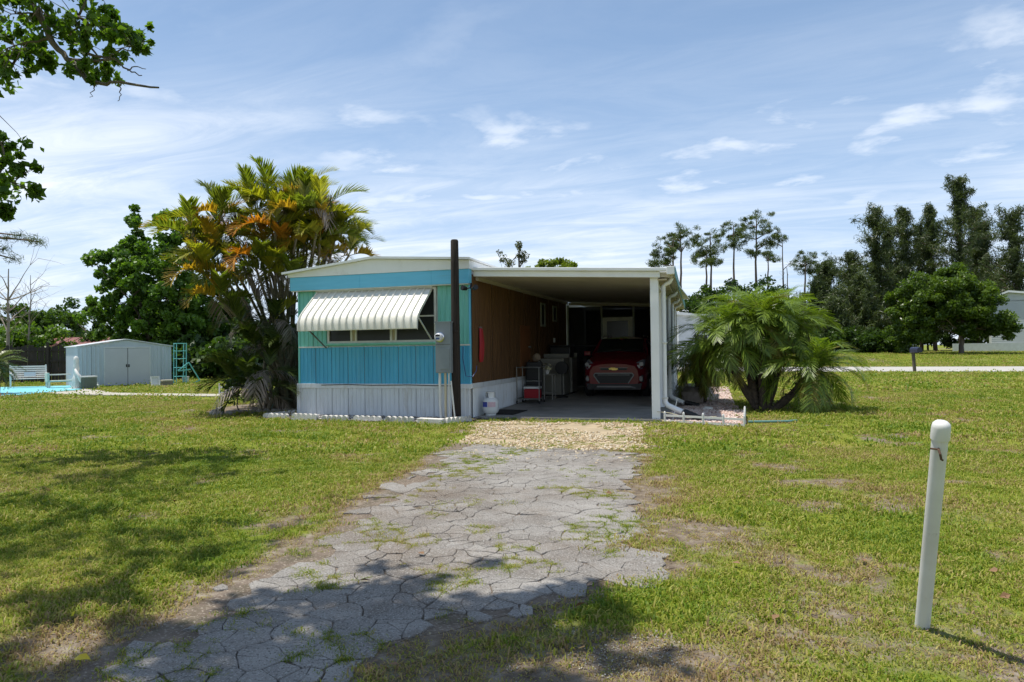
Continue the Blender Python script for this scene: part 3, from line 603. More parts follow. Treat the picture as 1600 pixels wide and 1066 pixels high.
# window: three lights
WX0, WX1, WZ0, WZ1 = -8.05, -5.55, 1.535, 2.64
wf = MB(); ft = 0.045
wf.box(WX0, WX1, HY-0.03, HY+0.02, WZ0, WZ0+ft); wf.box(WX0, WX1, HY-0.03, HY+0.02, WZ1-ft, WZ1)
for x in (WX0, -7.50, -6.58, WX1-ft, ): wf.box(x, x+ft, HY-0.03, HY+0.02, WZ0+ft, WZ1-ft)
for x in (-7.39, -6.47): wf.box(x, x+ft*0.8, HY-0.028, HY+0.02, WZ0+ft, WZ1-ft)
win = child(wf, 'window', M_trim, home)
for a, b in ((WX0+ft, -7.50), (-7.455, -7.39), (-7.354, -6.58), (-6.535, -6.47), (-6.434, WX1-ft)):
    if b-a > 0.1:
        sub(MB().box(a, b, HY+0.004, HY+0.012, WZ0+ft, WZ1-ft), 'pane', M_glass, win)
        sub(MB().box(a, b, HY-0.012, HY+0.002, 2.045, 2.075), 'glazing_bar', M_trim, win)
    else: sub(MB().box(a, b, HY-0.018, HY+0.01, WZ0+ft, WZ1-ft), 'mullion_strip', mat('cream_strip', (0.42,0.36,0.24), 0.6), win)
sub(MB().box(WX0-0.03, WX1+0.03, HY-0.07, HY+0.0, WZ0-0.035, WZ0), 'sill', M_mint, win)
# awning
AX0, AX1 = -8.28, -5.63
prof = [(12.585, 2.640), (12.42, 2.502), (12.25, 2.360), (12.08, 2.218), (11.98, 2.132), (11.915, 2.062), (11.872, 1.985), (11.855, 1.90), (11.852, 1.79)]
head = MB(); head.box(AX0-0.02, AX1+0.02, 12.53, 12.59, 2.618, 2.652); awn = child(head, 'awning', M_trim, home)
ns = 17; sw = (AX1-AX0)/ns
for i in range(ns):
    a = AX0+i*sw; mb = MB()
    # each slat a shallow pan with a raised rolled edge
    cs = [(0.004, 0.0), (0.006, 0.026), (0.016, 0.032), (0.026, 0.026), (0.032, 0.0), (sw*0.5, -0.005), (sw-0.016, -0.004), (sw-0.008, -0.012)]
    vs = []
    for k, (y, z) in enumerate(prof):
        p = prof[max(k-1, 0)]; q = prof[min(k+1, len(prof)-1)]; t = Vector((0, q[0]-p[0], q[1]-p[1])).normalized(); nn = Vector((0, t.z, -t.y))
        if nn.y > 0: nn = -nn
        for c in cs: vs.append((a+c[0], y+nn.y*c[1], z+nn.z*c[1]))
    w = len(cs); mb.add(vs, [(k*w+j, k*w+j+1, (k+1)*w+j+1, (k+1)*w+j) for k in range(len(prof)-1) for j in range(w-1)])
    sub(mb, 'slat', M_awn, awn, smooth=True)
for x in (AX0+0.012, AX1-0.012):
    e = MB(); inner = [(y+0.05, z-0.03) for y, z in prof]
    for k in range(len(prof)-1):
        e.add([(x, *prof[k]), (x, *prof[k+1]), (x, *inner[k+1]), (x, *inner[k]), (x+0.006, *prof[k]), (x+0.006, *prof[k+1]), (x+0.006, *inner[k+1]), (x+0.006, *inner[k])], [(0,1,2,3),(7,6,5,4),(3,2,6,7),(0,4,5,1)])
    sub(e, 'end_rail', M_awn, awn)
sub(MB().box(AX0, AX1, 11.865, 11.885, 1.78, 1.82), 'front_rail', M_awn, awn)
sub(MB().bar((AX0+0.2, 11.90, 1.83), (AX0+0.2, 12.58, 1.44), 0.022), 'arm', M_bracket, awn)
sub(MB().bar((AX1-0.03, 11.94, 2.03), (AX1-0.03, 12.58, 1.58), 0.022), 'arm', M_trim, awn)
# plywood long wall in the carport
py = 12.64
for i in range(7):
    y0, y1 = py+i*1.22, min(py+(i+1)*1.22, 20.95)
    mb = MB(); pts = []; y = y0+0.002
    while y < y1-0.01:
        e = min(y+0.2, y1-0.002); pts += [(HX1+0.02, y), (HX1+0.02, e-0.012), (HX1+0.011, e-0.010), (HX1+0.011, e-0.001)]; y = e
    m = len(pts); mb.add([(p[0], p[1], 0.70) for p in pts]+[(p[0], p[1], 2.86) for p in pts], [(k, k+1, m+k+1, m+k) for k in range(m-1)])
    child(mb, 'plywood_panel', M_ply, home)
    child(ribbed_side(y0+ (0.02 if i == 0 else 0), y1, 0.02, 0.61, HX1+0.006), 'skirting_panel', M_skirt, home)
child(MB().box(HX1-0.02, HX1+0.035, 12.60, 20.95, 0.605, 0.70), 'skirting_cap', M_skirt, home, bevel=0.004)
M_greenfr = mat('grey_green_frame', (0.30, 0.33, 0.28), 0.5)
for (y0, y1, z0, z1) in ((17.84, 18.28, 1.98, 2.62), (19.18, 19.62, 2.16, 2.62)):
    f = MB(); x = HX1+0.02
    f.box(x, x+0.03, y0, y0+0.05, z0, z1).box(x, x+0.03, y1-0.05, y1, z0, z1).box(x, x+0.03, y0+0.05, y1-0.05, z0, z0+0.05).box(x, x+0.03, y0+0.05, y1-0.05, z1-0.05, z1)
    w = child(f, 'window', M_greenfr, home); sub(MB().box(x+0.005, x+0.012, y0+0.05, y1-0.05, z0+0.05, z1-0.05), 'pane', M_glass, w)
child(MB().box(HX1+0.022, HX1+0.06, 19.22, 19.32, 1.55, 1.68), 'switch_box', M_trim, home)
child(MB().box(HX1+0.022, HX1+0.032, 15.9, 16.75, 0.72, 1.95), 'door', mat('door_wood', (0.22,0.085,0.03), 0.6, (0.13,0.05,0.02), 4, 0.9, stretch=(5,5,0.4)), home)
child(MB().tube([(HX1+0.03, 16.62, 1.42), (HX1+0.09, 16.62, 1.42)], 0.025, 8), 'door_knob', M_bracket, home)
# flood lights beside the pole
for x in (-4.80, -4.66):
    fl = child(MB().lathe([(0.02,0),(0.035,0.01),(0.05,0.09),(0.052,0.12)], 10), 'flood_light', M_black, home)
    fl.matrix_parent_inverse = home.matrix_basis.inverted(); fl.location = (x, 12.36, 2.545); fl.rotation_euler = (R(80), 0, R(-30 if x < -4.7 else 40))
child(MB().tube([(-4.80,12.36,2.55),(-4.74,12.4,2.57),(-4.66,12.36,2.55)], 0.012, 6).bar((-4.74,12.40,2.56),(-4.74,12.44,2.66), 0.03), 'light_bracket', M_black, home)
# black cable along the skirting
cb = [(-8.2,12.565,0.66),(-7.6,12.565,0.675),(-7.0,12.565,0.66),(-6.2,12.565,0.67),(-5.5,12.565,0.655),(-5.2,12.50,0.655)]
child(MB().tube(cb, 0.008, 6), 'cable', M_black, home)

# ------------------------------------------------------------------ carport
def sideX(y): return -1.28 - 0.042*(y-13)
def slabZ(y): return 0.04 + 0.018*(y-12.72)
for o in list(bpy.data.objects):
    if o.name == 'carport_slab':
        for v in o.data.vertices:
            v.co.z = (slabZ(v.co.y) if v.co.z > 0 else -0.06)
def roofZ(x): return 2.835 - 0.05*(x+4.8)          # underside of the pans
car_p = empty('carport', (-3.0, 12.8, 0), 0, 'white flat-roofed carport attached to the mobile home', 'carport')
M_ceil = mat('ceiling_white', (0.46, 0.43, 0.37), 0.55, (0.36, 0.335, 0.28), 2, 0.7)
CB = 24.0
y = 12.80
while y < CB:
    mb = MB(); y1 = min(y+0.405, CB); xr = sideX(y)+0.33
    poly = [(-4.74, roofZ(-4.74)), (xr, roofZ(xr)), (xr, roofZ(xr)+0.07), (-4.74, roofZ(-4.74)+0.07)]
    mb.prism(poly, 'y', y, y1-0.006); child(mb, 'roof_pan', M_ceil, car_p); y = y1
mb = MB(); mb.prism([(-4.72, roofZ(-4.72)+0.074), (-1.0, roofZ(-1.0)+0.074), (-1.0, roofZ(-1.0)+0.10), (-4.72, roofZ(-4.72)+0.10)], 'y', 12.80, 20.0); child(mb, 'roof_cover', M_white, car_p)
def xbeam(x0, x1, dz0, dz1, y0, y1, m, nm, **k):
    mb = MB(); mb.prism([(x0, roofZ(x0)+dz0), (x1, roofZ(x1)+dz0), (x1, roofZ(x1)+dz1), (x0, roofZ(x0)+dz1)], 'y', y0, y1); return child(mb, nm, m, car_p, **k)
xbeam(-4.80, -1.16, -0.01, 0.10, 12.72, 12.79, M_white, 'front_beam', bevel=0.006)
xbeam(-4.84, -1.02, 0.103, 0.165, 12.66, 12.79, M_white, 'drip_edge', bevel=0.01)
child(MB().box(-4.805, -4.745, 12.86, 20.9, 2.755, 2.83), 'ledger', M_ceil, car_p)
# gutter following the outer edge
def slant(x_off0, x_off1, y0, y1, z0, z1):
    a, b = sideX(y0), sideX(y1); mb = MB()
    vs = [(a+x_off0,y0,z0),(a+x_off1,y0,z0),(b+x_off1,y1,z0),(b+x_off0,y1,z0),(a+x_off0,y0,z1),(a+x_off1,y0,z1),(b+x_off1,y1,z1),(b+x_off0,y1,z1)]
    return mb.add(vs, [(0,3,2,1),(4,5,6,7),(0,1,5,4),(1,2,6,5),(2,3,7,6),(3,0,4,7)])
child(slant(0.235, 0.375, 12.64, CB, 2.685, 2.83), 'gutter', M_white, car_p, bevel=0.008)
child(slant(0.378, 0.386, 12.70, CB, 2.66, 2.845), 'gutter_face', mat('teal_reflection', (0.09,0.30,0.32), 0.5), car_p)  # blue-green reflection on the gutter's outer side, painted as a teal strip
child(slant(-0.05, 0.05, 12.9, CB, 2.53, 2.64), 'side_beam', M_white, car_p)
child(slant(0.06, 0.23, 12.8, CB, 2.600, 2.625), 'soffit', mat('stained_soffit', (0.50,0.45,0.33), 0.7, (0.32,0.27,0.19), 3, 0.9), car_p)
posts = [12.86, 15.0, 17.2, 19.4, 21.6]
for i, y in enumerate(posts):
    x = sideX(y); w = 0.075 if i == 0 else 0.055
    child(MB().box(x-w, x+w, y-0.05, y+0.05, slabZ(y), 2.645 if i else 2.66), 'post', M_white, car_p, bevel=0.008)
for i, (y, dx) in enumerate(((13.02, 0.155), (16.2, 0.13), (18.6, 0.13), (20.6, 0.13))):
    x = sideX(y)+dx; gx = sideX(y)+0.30
    top = [(gx, y, 2.69), (gx, y, 2.63), (gx-0.03, y, 2.58), (x+0.05, y, 2.545), (x, y, 2.50)]
    foot = 0.34 if i == 0 else 0.26
    pts = top + [(x, y, foot+0.05)]
    d = child(MB().tube(pts, 0.042, 10), 'downspout', M_white, car_p, smooth=True)
    sub(MB().tube([(x, y, foot+0.06), (x, y, foot), (x+0.05, y-0.02, foot-0.06), (x+0.32, y-0.12, foot-0.17)], 0.052, 10), 'elbow', M_white, d, smooth=True)
    for z in (1.45, 0.42): sub(MB().box(x-0.056, x+0.056, y-0.056, y+0.056, z-0.014, z+0.014), 'strap', M_trim, d)
    e = MB(); n = 9; path = [(x+0.29+0.30*k/(n-1)+0.06, y-0.11-0.10*k/(n-1), foot-0.165-0.115*k/(n-1)*(1 if i == 0 else 0.5)) for k in range(n)]
    e.tube(path, [0.055+0.006*(k % 2) for k in range(n)], 10); sub(e, 'drain_extension', M_black, d)
# side screens behind the second post
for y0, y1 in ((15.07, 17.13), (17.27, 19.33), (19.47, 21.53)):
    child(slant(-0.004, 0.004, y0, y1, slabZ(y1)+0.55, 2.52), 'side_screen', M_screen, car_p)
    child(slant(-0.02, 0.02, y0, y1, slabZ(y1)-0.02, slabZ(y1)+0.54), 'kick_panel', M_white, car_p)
# back screen wall with door
BY = 20.95
fr = MB()
for x in (-4.78, -3.72, -2.74, -1.74): child(MB().box(x, x+0.05, BY, BY+0.06, slabZ(BY)-0.02, 2.66 if x > -3 else 2.72), 'wall_stud', M_greenfr, car_p)
xbeam(-4.72, -1.66, -0.10, -0.03, BY-0.01, BY+0.065, M_ceil, 'wall_header')
for a, b in ((-4.73, -3.72), (-2.69, -1.74)):
    child(MB().box(a, b, BY+0.02, BY+0.026, 0.2, 2.66), 'back_screen', M_screen, car_p); child(MB().box(a, b, BY+0.005, BY+0.05, 1.42, 1.46), 'wall_rail', mat('dark_rail', (0.03,0.03,0.03), 0.6), car_p)
child(MB().box(-3.67, -2.74, BY+0.02, BY+0.026, 2.33, 2.68), 'back_screen', M_screen, car_p)
dm = MB(); dm.box(-3.66, -3.53, BY-0.01, BY+0.05, 0.2, 2.31).box(-2.88, -2.75, BY-0.01, BY+0.05, 0.2, 2.31).box(-3.53, -2.88, BY-0.01, BY+0.05, 2.20, 2.31).box(-3.53, -2.88, BY-0.01, BY+0.05, 0.2, 1.1)
dd = child(dm, 'door', mat('door_white', (0.62,0.63,0.52), 0.5), car_p); sub(MB().box(-3.53, -2.88, BY+0.01, BY+0.02, 1.1, 2.2), 'pane', glass('door_glass', (0.012,0.012,0.016), 0.25), dd)
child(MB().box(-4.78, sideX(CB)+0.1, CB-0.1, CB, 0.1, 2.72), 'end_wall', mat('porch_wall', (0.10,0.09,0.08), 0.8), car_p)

# ------------------------------------------------------------------ things at the pole
up = empty('utility_pole', (-4.95, 12.12, 0), 0, 'dark short wooden pole with meter box in front of mobile home', 'pole')
MB().lathe([(0.088,-0.1),(0.086,0.8),(0.082,2.0),(0.077,3.0),(0.074,3.45),(0.060,3.475)], 14).build('shaft', M_pole, up, smooth=True)
MB().box(-0.078,0.078,-0.09,-0.07,1.7,1.74).build('strap', M_pole, up)
mbx = empty('electric_meter_box', (-5.13, 11.99, 0), 0, 'grey electric meter box with round glass meter on the wooden pole', 'meter box')
body = MB().box(-0.155,0.155,-0.07,0.05,0.93,1.90).build('cabinet', M_greybox, mbx, bevel=0.012)
MB().box(-0.165,0.165,-0.085,0.055,1.885,1.905).build('cabinet_lid', M_greybox, body)
MB().box(-0.150,0.150,-0.074,-0.068,1.468,1.474).build('seam', M_black, body)
MB().box(-0.06,0.13,-0.082,-0.068,1.0,1.40).build('breaker_door', M_greybox, body, bevel=0.006)
mt = MB().tube([(-0.055,-0.07,1.61),(-0.055,-0.10,1.61),(-0.055,-0.105,1.61)], [0.095,0.095,0.085], 18).build('meter', M_chrome, mbx, smooth=True)
MB().tube([(-0.055,-0.10,1.61),(-0.055,-0.165,1.61),(-0.055,-0.185,1.61)], [0.078,0.076,0.055], 18).build('meter_glass', mat('meter_dial', (0.55,0.56,0.58), 0.1), mt, smooth=True)
MB().box(-0.10,-0.01,-0.19,-0.186,1.625,1.655).build('dial_window', M_black, mt); MB().box(-0.09,-0.02,-0.19,-0.186,1.565,1.60).build('dial_plate', mat('dial_blue', (0.05,0.08,0.2), 0.4), mt)
MB().box(-0.055,-0.005,-0.0745,-0.0715,1.28,1.345).build('red_tag', mat('red_sticker', (0.55,0.03,0.04), 0.5), mbx)
MB().tube([(-0.10,0,0.94),(-0.10,0,0.36),(-0.10,0,0.30),(-0.075,0,0.02)], 0.026, 10).build('conduit', M_pvc, mbx, smooth=True)
MB().tube([(-0.10,0,0.52),(-0.10,0,0.62)], 0.033, 10).build('conduit_coupling', M_pvc, mbx)
MB().tube([(0.015,0.0,0.94),(0.015,0.0,0.0)], 0.024, 10).build('conduit', mat('cream_conduit', (0.52,0.46,0.32), 0.5), mbx, smooth=True)
MB().tube([(0.09,-0.01,0.94),(0.092,-0.01,0.0)], 0.014, 8).build('conduit', M_pvc, mbx, smooth=True)
pp = tag(MB().tube([(0,0,0.02),(-0.085,0.02,0.78)], 0.015, 8).build('leaning_pipe', M_pvc, None, loc=(-4.90,11.93,0)), 'thin white pipe leaning against the dark wooden pole', 'pipe')
wr = tag(MB().tube([(-4.83,12.2,1.42),(-4.84,12.2,1.2),(-4.80,12.25,0.86),(-4.72,12.4,0.84),(-4.68,12.5,0.95),(-4.70,12.58,1.05)], 0.008, 6).build('hanging_cable', mat('blue_cable', (0.03,0.06,0.2), 0.5), None), 'thin dark cable looping from the pole to the wall corner', 'cable')

# red hose strap bundle on the plywood
hs = MB()
for k in range(5):
    o_ = (k-2)*0.045; hs.tube([(HX1+0.05, 13.06+o_*0.5, 1.80), (HX1+0.07, 13.06+o_, 1.5), (HX1+0.06, 13.06+o_*1.1, 1.2+0.02*k), (HX1+0.05, 13.06+o_*0.6, 1.12)], 0.022, 6)
hr = empty('coiled_strap', (HX1, 13.06, 1.1), 0, 'red strap bundle hanging on the brown plywood wall', 'strap'); o = hs.build('strap_loops', M_red, hr, smooth=True); o.matrix_parent_inverse = hr.matrix_basis.inverted()
o = MB().box(HX1+0.02, HX1+0.07, 13.03, 13.09, 1.79, 1.83).build('hook', M_bracket, hr); o.matrix_parent_inverse = hr.matrix_basis.inverted()

# propane tank
pt = empty('propane_tank', (-4.56, 12.98, slabZ(12.98)), R(10), 'white propane tank standing by the skirting at the carport mouth', 'gas tank')
M_tank = mat('tank_enamel', (0.66,0.68,0.68), 0.35, (0.5,0.51,0.5), 6, 0.6, dirt=(0.3,0.2,0.13), dscale=9, dlo=0.62, dhi=0.8)
bod = MB().lathe([(0.09,0.035),(0.14,0.05),(0.162,0.09),(0.166,0.13),(0.166,0.25),(0.160,0.29),(0.13,0.335),(0.08,0.36),(0.03,0.37)], 24).build('body', M_tank, pt, smooth=True)
MB().lathe([(0.105,0.0),(0.110,0.0),(0.110,0.06),(0.104,0.06)], 20).build('foot_ring', M_tank, pt)
for a in range(3):
    n = 7; vs = []; a0 = a*2.094+0.3
    for k in range(n):
        t = a0+1.5*k/(n-1)
        for rr, z in ((0.098,0.345),(0.092,0.46)): vs.append((rr*math.cos(t), rr*math.sin(t), z))
    MB().add(vs, [(2*k,2*k+2,2*k+3,2*k+1) for k in range(n-1)]).build('collar_guard', M_tank, pt, smooth=True)
MB().lathe([(0.098,0.455),(0.103,0.463),(0.098,0.472)], 20).build('collar_rim', M_tank, pt, smooth=True)
MB().lathe([(0.025,0.37),(0.025,0.43),(0.04,0.435),(0.04,0.45),(0.02,0.455)], 10).build('valve', mat('brass', (0.5,0.36,0.12), 0.3, metal=0.8), pt)
def arc_label(a0, a1, z0, z1, m, nm, rad=0.1675):
    vs = []; n = 9
    for k in range(n):
        t = a0+(a1-a0)*k/(n-1)
        for z in (z0, z1): vs.append((rad*math.cos(t), rad*math.sin(t), z))
    MB().add(vs, [(2*k,2*k+2,2*k+3,2*k+1) for k in range(n-1)]).build(nm, m, bod)
arc_label(R(-150), R(-105), 0.175, 0.275, mat('label_blue', (0.05,0.07,0.35), 0.4), 'blue_label'); arc_label(R(-100), R(-45), 0.175, 0.275, mat('label_pale', (0.62,0.48,0.52), 0.5, (0.5,0.3,0.35), 60, 0.9), 'printed_label')
# mat on the slab
dmat = tag(MB().box(-0.32,0.32,-0.42,0.42,0,0.012).build('door_mat', mat('mat_fibre', (0.02,0.018,0.017), 0.95, bump=0.8, bscale=200), None, bevel=0.004, loc=(-4.40,13.50,slabZ(13.5)+0.004), rot=(R(1.03),0,R(-4))), 'dark flat mat on the carport floor beside the propane tank', 'mat')

# things along the plywood wall
M_satin0 = mat('worn_steel', (0.20,0.20,0.19), 0.45, metal=0.5); M_beige = mat('beige_plastic', (0.26,0.25,0.22), 0.6)
ca = empty('utility_cart', (-4.42, 15.55, slabZ(15.6)), 0, 'grey tube-frame cart holding the red cooler by the plywood wall', 'cart')
f = MB()
for x in (-0.30, 0.24):
    for y in (-0.25, 0.22): f.tube([(x,y,0.05),(x,y,0.86)], 0.013, 8)
for z in (0.12, 0.84):
    f.tube([(-0.30,-0.25,z),(0.24,-0.25,z)], 0.010, 6).tube([(-0.30,0.22,z),(0.24,0.22,z)], 0.010, 6).tube([(-0.30,-0.25,z),(-0.30,0.22,z)], 0.010, 6).tube([(0.24,-0.25,z),(0.24,0.22,z)], 0.010, 6)
f.build('frame', M_satin0, ca, smooth=True); MB().box(-0.30,0.24,-0.25,0.22,0.10,0.115).build('shelf', M_bracket, ca)
for x in (-0.30, 0.24):
    for y in (-0.25, 0.22): MB().tube([(x-0.012,y,0.035),(x+0.012,y,0.035)], 0.035, 10).build('caster', M_rubber, ca)
co = empty('cooler', (-4.40, 15.53, slabZ(15.6)+0.118), 0, 'small red cooler with a white lid on the cart', 'cooler')
MB().box(-0.18,0.18,-0.12,0.12,0.0,0.22).build('body', M_red, co, bevel=0.02); MB().box(-0.19,0.19,-0.13,0.13,0.222,0.275).build('lid', M_pvc, co, bevel=0.015)
MB().tube([(-0.19,0,0.20),(-0.20,0,0.31),(0.20,0,0.31),(0.19,0,0.20)], 0.010, 6).build('handle', M_black, co)
ch = empty('folding_chairs', (-4.50, 15.95, slabZ(16)), R(5), 'dark folded chair leaning behind the red cooler', 'chair')
mb = MB()
for x in (-0.2, 0.2): mb.tube([(x,-0.05,0),(x,0.10,0.55),(x*0.95,0.18,0.92),(x*0.6,0.2,1.0)], 0.013, 6)
mb.build('frame', M_black, ch); MB().box(-0.19,0.19,0.10,0.16,0.50,0.95).build('backrest', M_black, ch, bevel=0.02); MB().box(-0.19,0.19,0.0,0.07,0.12,0.48).build('seat', M_black, ch, bevel=0.02)
bag = tag(MB().lathe([(0.02,-0.09),(0.085,-0.06),(0.10,0.0),(0.09,0.06),(0.03,0.10)], 12).build('paper_bag', mat('tan_paper', (0.22,0.17,0.125), 0.8), None, smooth=True, loc=(-4.43,16.0,slabZ(16)+1.06), rot=(R(30),R(60),0)), 'crumpled tan bag on top of the dark folded chair', 'bag')
st = empty('plant_stand', (-4.28, 16.55, slabZ(16.5)), 0, 'small white side table with shelf beside the cart', 'table')
MB().box(-0.16,0.16,-0.16,0.16,0.60,0.63).build('table_top', M_beige, st, bevel=0.008); MB().box(-0.15,0.15,-0.15,0.15,0.16,0.18).build('shelf', M_beige, st)
for x in (-0.14, 0.14):
    for y in (-0.14, 0.14): MB().box(x-0.012,x+0.012,y-0.012,y+0.012,0,0.6).build('leg', M_beige, st)
fp = empty('potted_flower', (-4.30, 16.53, slabZ(16.5)+0.632), 0, 'pale silk flowers in a small pot on the side table', 'plant')
MB().lathe([(0.045,0),(0.06,0.09),(0.065,0.10)], 12).build('pot', M_pvc, fp)
mb = MB(); rr = random.Random(4)
for k in range(34):
    a = rr.uniform(0,6.28); e = rr.uniform(0.1,1.3); l = rr.uniform(0.08,0.18); d = Vector((math.cos(a)*math.cos(e), math.sin(a)*math.cos(e), math.sin(e))); c = Vector((0,0,0.1))+d*l; u = d.orthogonal().normalized()*0.03; w = d.cross(u)
    mb.add([c-u, c+w*1.2, c+u, c-w*1.2], [(0,1,2,3)])
mb.build('petals', mat('pale_petals', (0.5,0.48,0.30), 0.7), fp)
fan = empty('box_fan', (-4.05, 17.05, slabZ(17)), 0, 'dark pedestal fan standing before the beige cabinets', 'fan')
MB().lathe([(0.16,0),(0.15,0.03),(0.03,0.05)], 16).build('base', M_black, fan); MB().tube([(0,0,0.04),(0,0,0.66)], 0.015, 8).build('stem', M_black, fan)
MB().tube([(0,-0.06,0.76),(0,0.06,0.76)], 0.165, 20).build('grille', M_black, fan); MB().tube([(0,0.06,0.76),(0,0.15,0.76)], 0.06, 12).build('motor', M_black, fan)
M_appl = mat('almond_enamel', (0.22,0.215,0.18), 0.4, (0.18,0.175,0.15), 3, 0.5)
for i, (x, y, lab) in enumerate(((-4.42, 17.75, 'beige dryer cabinet standing behind the pedestal fan'), (-4.38, 18.55, 'beige washer cabinet farther back along the plywood wall'))):
    a = empty('laundry_cabinet', (x, y, slabZ(y)), 0, lab, 'cabinet', 'beige laundry cabinets')
    MB().box(-0.36,0.34,-0.33,0.35,0.03,0.98).build('body', M_appl, a, bevel=0.015); MB().box(-0.36,0.34,0.28,0.36,0.985,1.10).build('control_panel', M_appl, a, bevel=0.01)
    MB().box(-0.28,0.26,-0.342,-0.333,0.35,0.85).build('door', M_appl, a, bevel=0.004); MB().box(-0.34,0.32,-0.30,0.33,0.0,0.028).build('plinth', M_black, a)
bb = empty('black_bin', (-4.38, 18.55, slabZ(18.5)+0.985), 0, 'black storage tub resting on the farther beige cabinet', 'tub')
MB().box(-0.30,0.28,-0.26,0.22,0.0,0.30).build('body', M_black, bb, bevel=0.03); MB().box(-0.32,0.30,-0.28,0.24,0.302,0.335).build('lid', M_black, bb, bevel=0.01)

# ------------------------------------------------------------------ car
def make_car():
    c = empty('car', (-2.72, 17.05, slabZ(17.6)), 0, 'dark red small hatchback parked nose out in the carport', 'car')
    M_paint = mat('dark_red_paint', (0.17, 0.006, 0.018), 0.32, (0.15,0.005,0.015), 3, 0.4, coat=0.25, spec=0.3)
    M_satin = mat('satin_metal', (0.13,0.13,0.135), 0.35, metal=1.0); M_lens = glass('lamp_lens', (0.22,0.24,0.28), 0.05); M_pb = mat('dark_trim', (0.018,0.018,0.019), 0.5); M_cg = glass('car_glass', (0.012,0.018,0.018), 0.04)
    # stations along the car (front = 0): half width and height pairs from sill to centre top
    st = [(-0.02,[(0.50,0.22),(0.60,0.30),(0.62,0.50),(0.60,0.66),(0.52,0.78),(0.30,0.83),(0.0,0.845)]),
          (0.10,[(0.66,0.20),(0.735,0.30),(0.75,0.52),(0.73,0.70),(0.66,0.83),(0.38,0.89),(0.0,0.905)]),
          (0.35,[(0.74,0.19),(0.79,0.30),(0.80,0.55),(0.785,0.76),(0.72,0.90),(0.42,0.965),(0.0,0.98)]),
          (0.85,[(0.755,0.19),(0.80,0.30),(0.805,0.60),(0.795,0.84),(0.73,1.00),(0.44,1.06),(0.0,1.075)]),
          (1.05,[(0.755,0.19),(0.80,0.30),(0.805,0.60),(0.795,0.88),(0.73,1.035),(0.66,1.08),(0.0,1.115)]),
          (1.65,[(0.755,0.19),(0.80,0.30),(0.805,0.60),(0.80,0.90),(0.76,1.02),(0.58,1.475),(0.0,1.53)]),
          (2.30,[(0.755,0.19),(0.80,0.30),(0.805,0.62),(0.80,0.92),(0.76,1.04),(0.575,1.505),(0.0,1.565)]),
          (3.00,[(0.755,0.19),(0.80,0.30),(0.805,0.64),(0.80,0.95),(0.755,1.07),(0.56,1.475),(0.0,1.535)]),
          (3.45,[(0.73,0.22),(0.77,0.32),(0.775,0.66),(0.765,0.96),(0.71,1.07),(0.52,1.38),(0.0,1.44)]),
          (3.62,[(0.62,0.28),(0.68,0.36),(0.69,0.66),(0.68,0.92),(0.62,1.03),(0.44,1.10),(0.0,1.14)])]
    V = []; Fc = []; w = 13
    for y, p in st:
        V += [(-a, y, z) for a, z in p] + [(a, y, z) for a, z in p[-2::-1]]
    n = len(st)
    Fc = [(i*w+j, i*w+j+1, (i+1)*w+j+1, (i+1)*w+j) for i in range(n-1) for j in range(w-1)] + [tuple(range(w)), tuple(range((n-1)*w, n*w))[::-1]] + [(i*w, (i+1)*w, (i+1)*w+w-1, i*w+w-1) for i in range(n-1)]
    mb = MB(); mb.add(V, Fc); body = mb.build('body', M_paint, c, smooth=True)
    def quad(pts, nm, m, par=c, off=0.004):
        return MB().add(pts, [tuple(range(len(pts)))]).build(nm, m, par)
    quad([(-0.63,1.06,1.118),(0.0,1.05,1.152),(0.63,1.06,1.118),(0.55,1.605,1.492),(0.0,1.60,1.545),(-0.55,1.605,1.492)], 'windshield', M_cg)
    MB().bar((-0.45,1.03,1.142),(0.05,1.12,1.20), 0.012).bar((0.05,1.03,1.150),(0.5,1.12,1.185), 0.012).build('wiper', M_pb, c)
    for s in (-1, 1):
        pts = [(s*0.772,1.30,1.07),(s*0.772,3.05,1.10),(s*0.585,2.95,1.455),(s*0.595,1.72,1.45)]
        quad(pts if s > 0 else pts[::-1], 'side_window', M_cg)
        MB().bar((s*0.595,1.66,1.475),(s*0.735,1.06,1.06), 0.03, 0.03).build('pillar', M_paint, c)
        # swept headlight
        h = [(0.36,0.035,0.765),(0.44,0.055,0.80),(0.60,0.16,0.895),(0.705,0.36,0.955),(0.742,0.44,0.93),(0.745,0.22,0.80),(0.70,0.075,0.715),(0.58,0.015,0.69)]
        nn = len(h); vs = [(s*x, y-0.018, z) for x, y, z in h]+[(s*x*0.97, y+0.06, z) for x, y, z in h]
        hl = MB().add(vs, [tuple(range(nn)), tuple(range(nn,2*nn))[::-1]]+[(i,(i+1)%nn,nn+(i+1)%nn,nn+i) for i in range(nn)]).build('headlight', M_lens, c)
        for x, z in ((0.60, 0.765), (0.68, 0.83)):
            MB().tube([(s*x, 0.075, z), (s*x, 0.03, z)], [0.05, 0.052], 12).build('lamp', M_satin, hl)
        fg = MB().tube([(s*0.655,0.10,0.47),(s*0.655,0.0,0.47)], [0.055,0.062], 14).build('fog_lamp', M_satin, c, smooth=True); MB().tube([(s*0.655,0.0,0.47),(s*0.655,-0.006,0.47)], 0.04, 12).build('lens', M_lens, fg)
        MB().box(min(s*0.53,s*0.73), max(s*0.53,s*0.73), 0.03, 0.12, 0.38, 0.56).build('fog_surround', M_pb, c, bevel=0.02)
        mr = MB().box(-0.085,0.085,-0.05,0.05,-0.06,0.06).build('mirror', M_paint, c, bevel=0.025, loc=(s*0.90,1.22,1.10)); MB().box(-0.08 if s > 0 else 0.05,-0.05 if s > 0 else 0.08,-0.02,0.03,-0.05,-0.02).build('stalk', M_pb, mr)
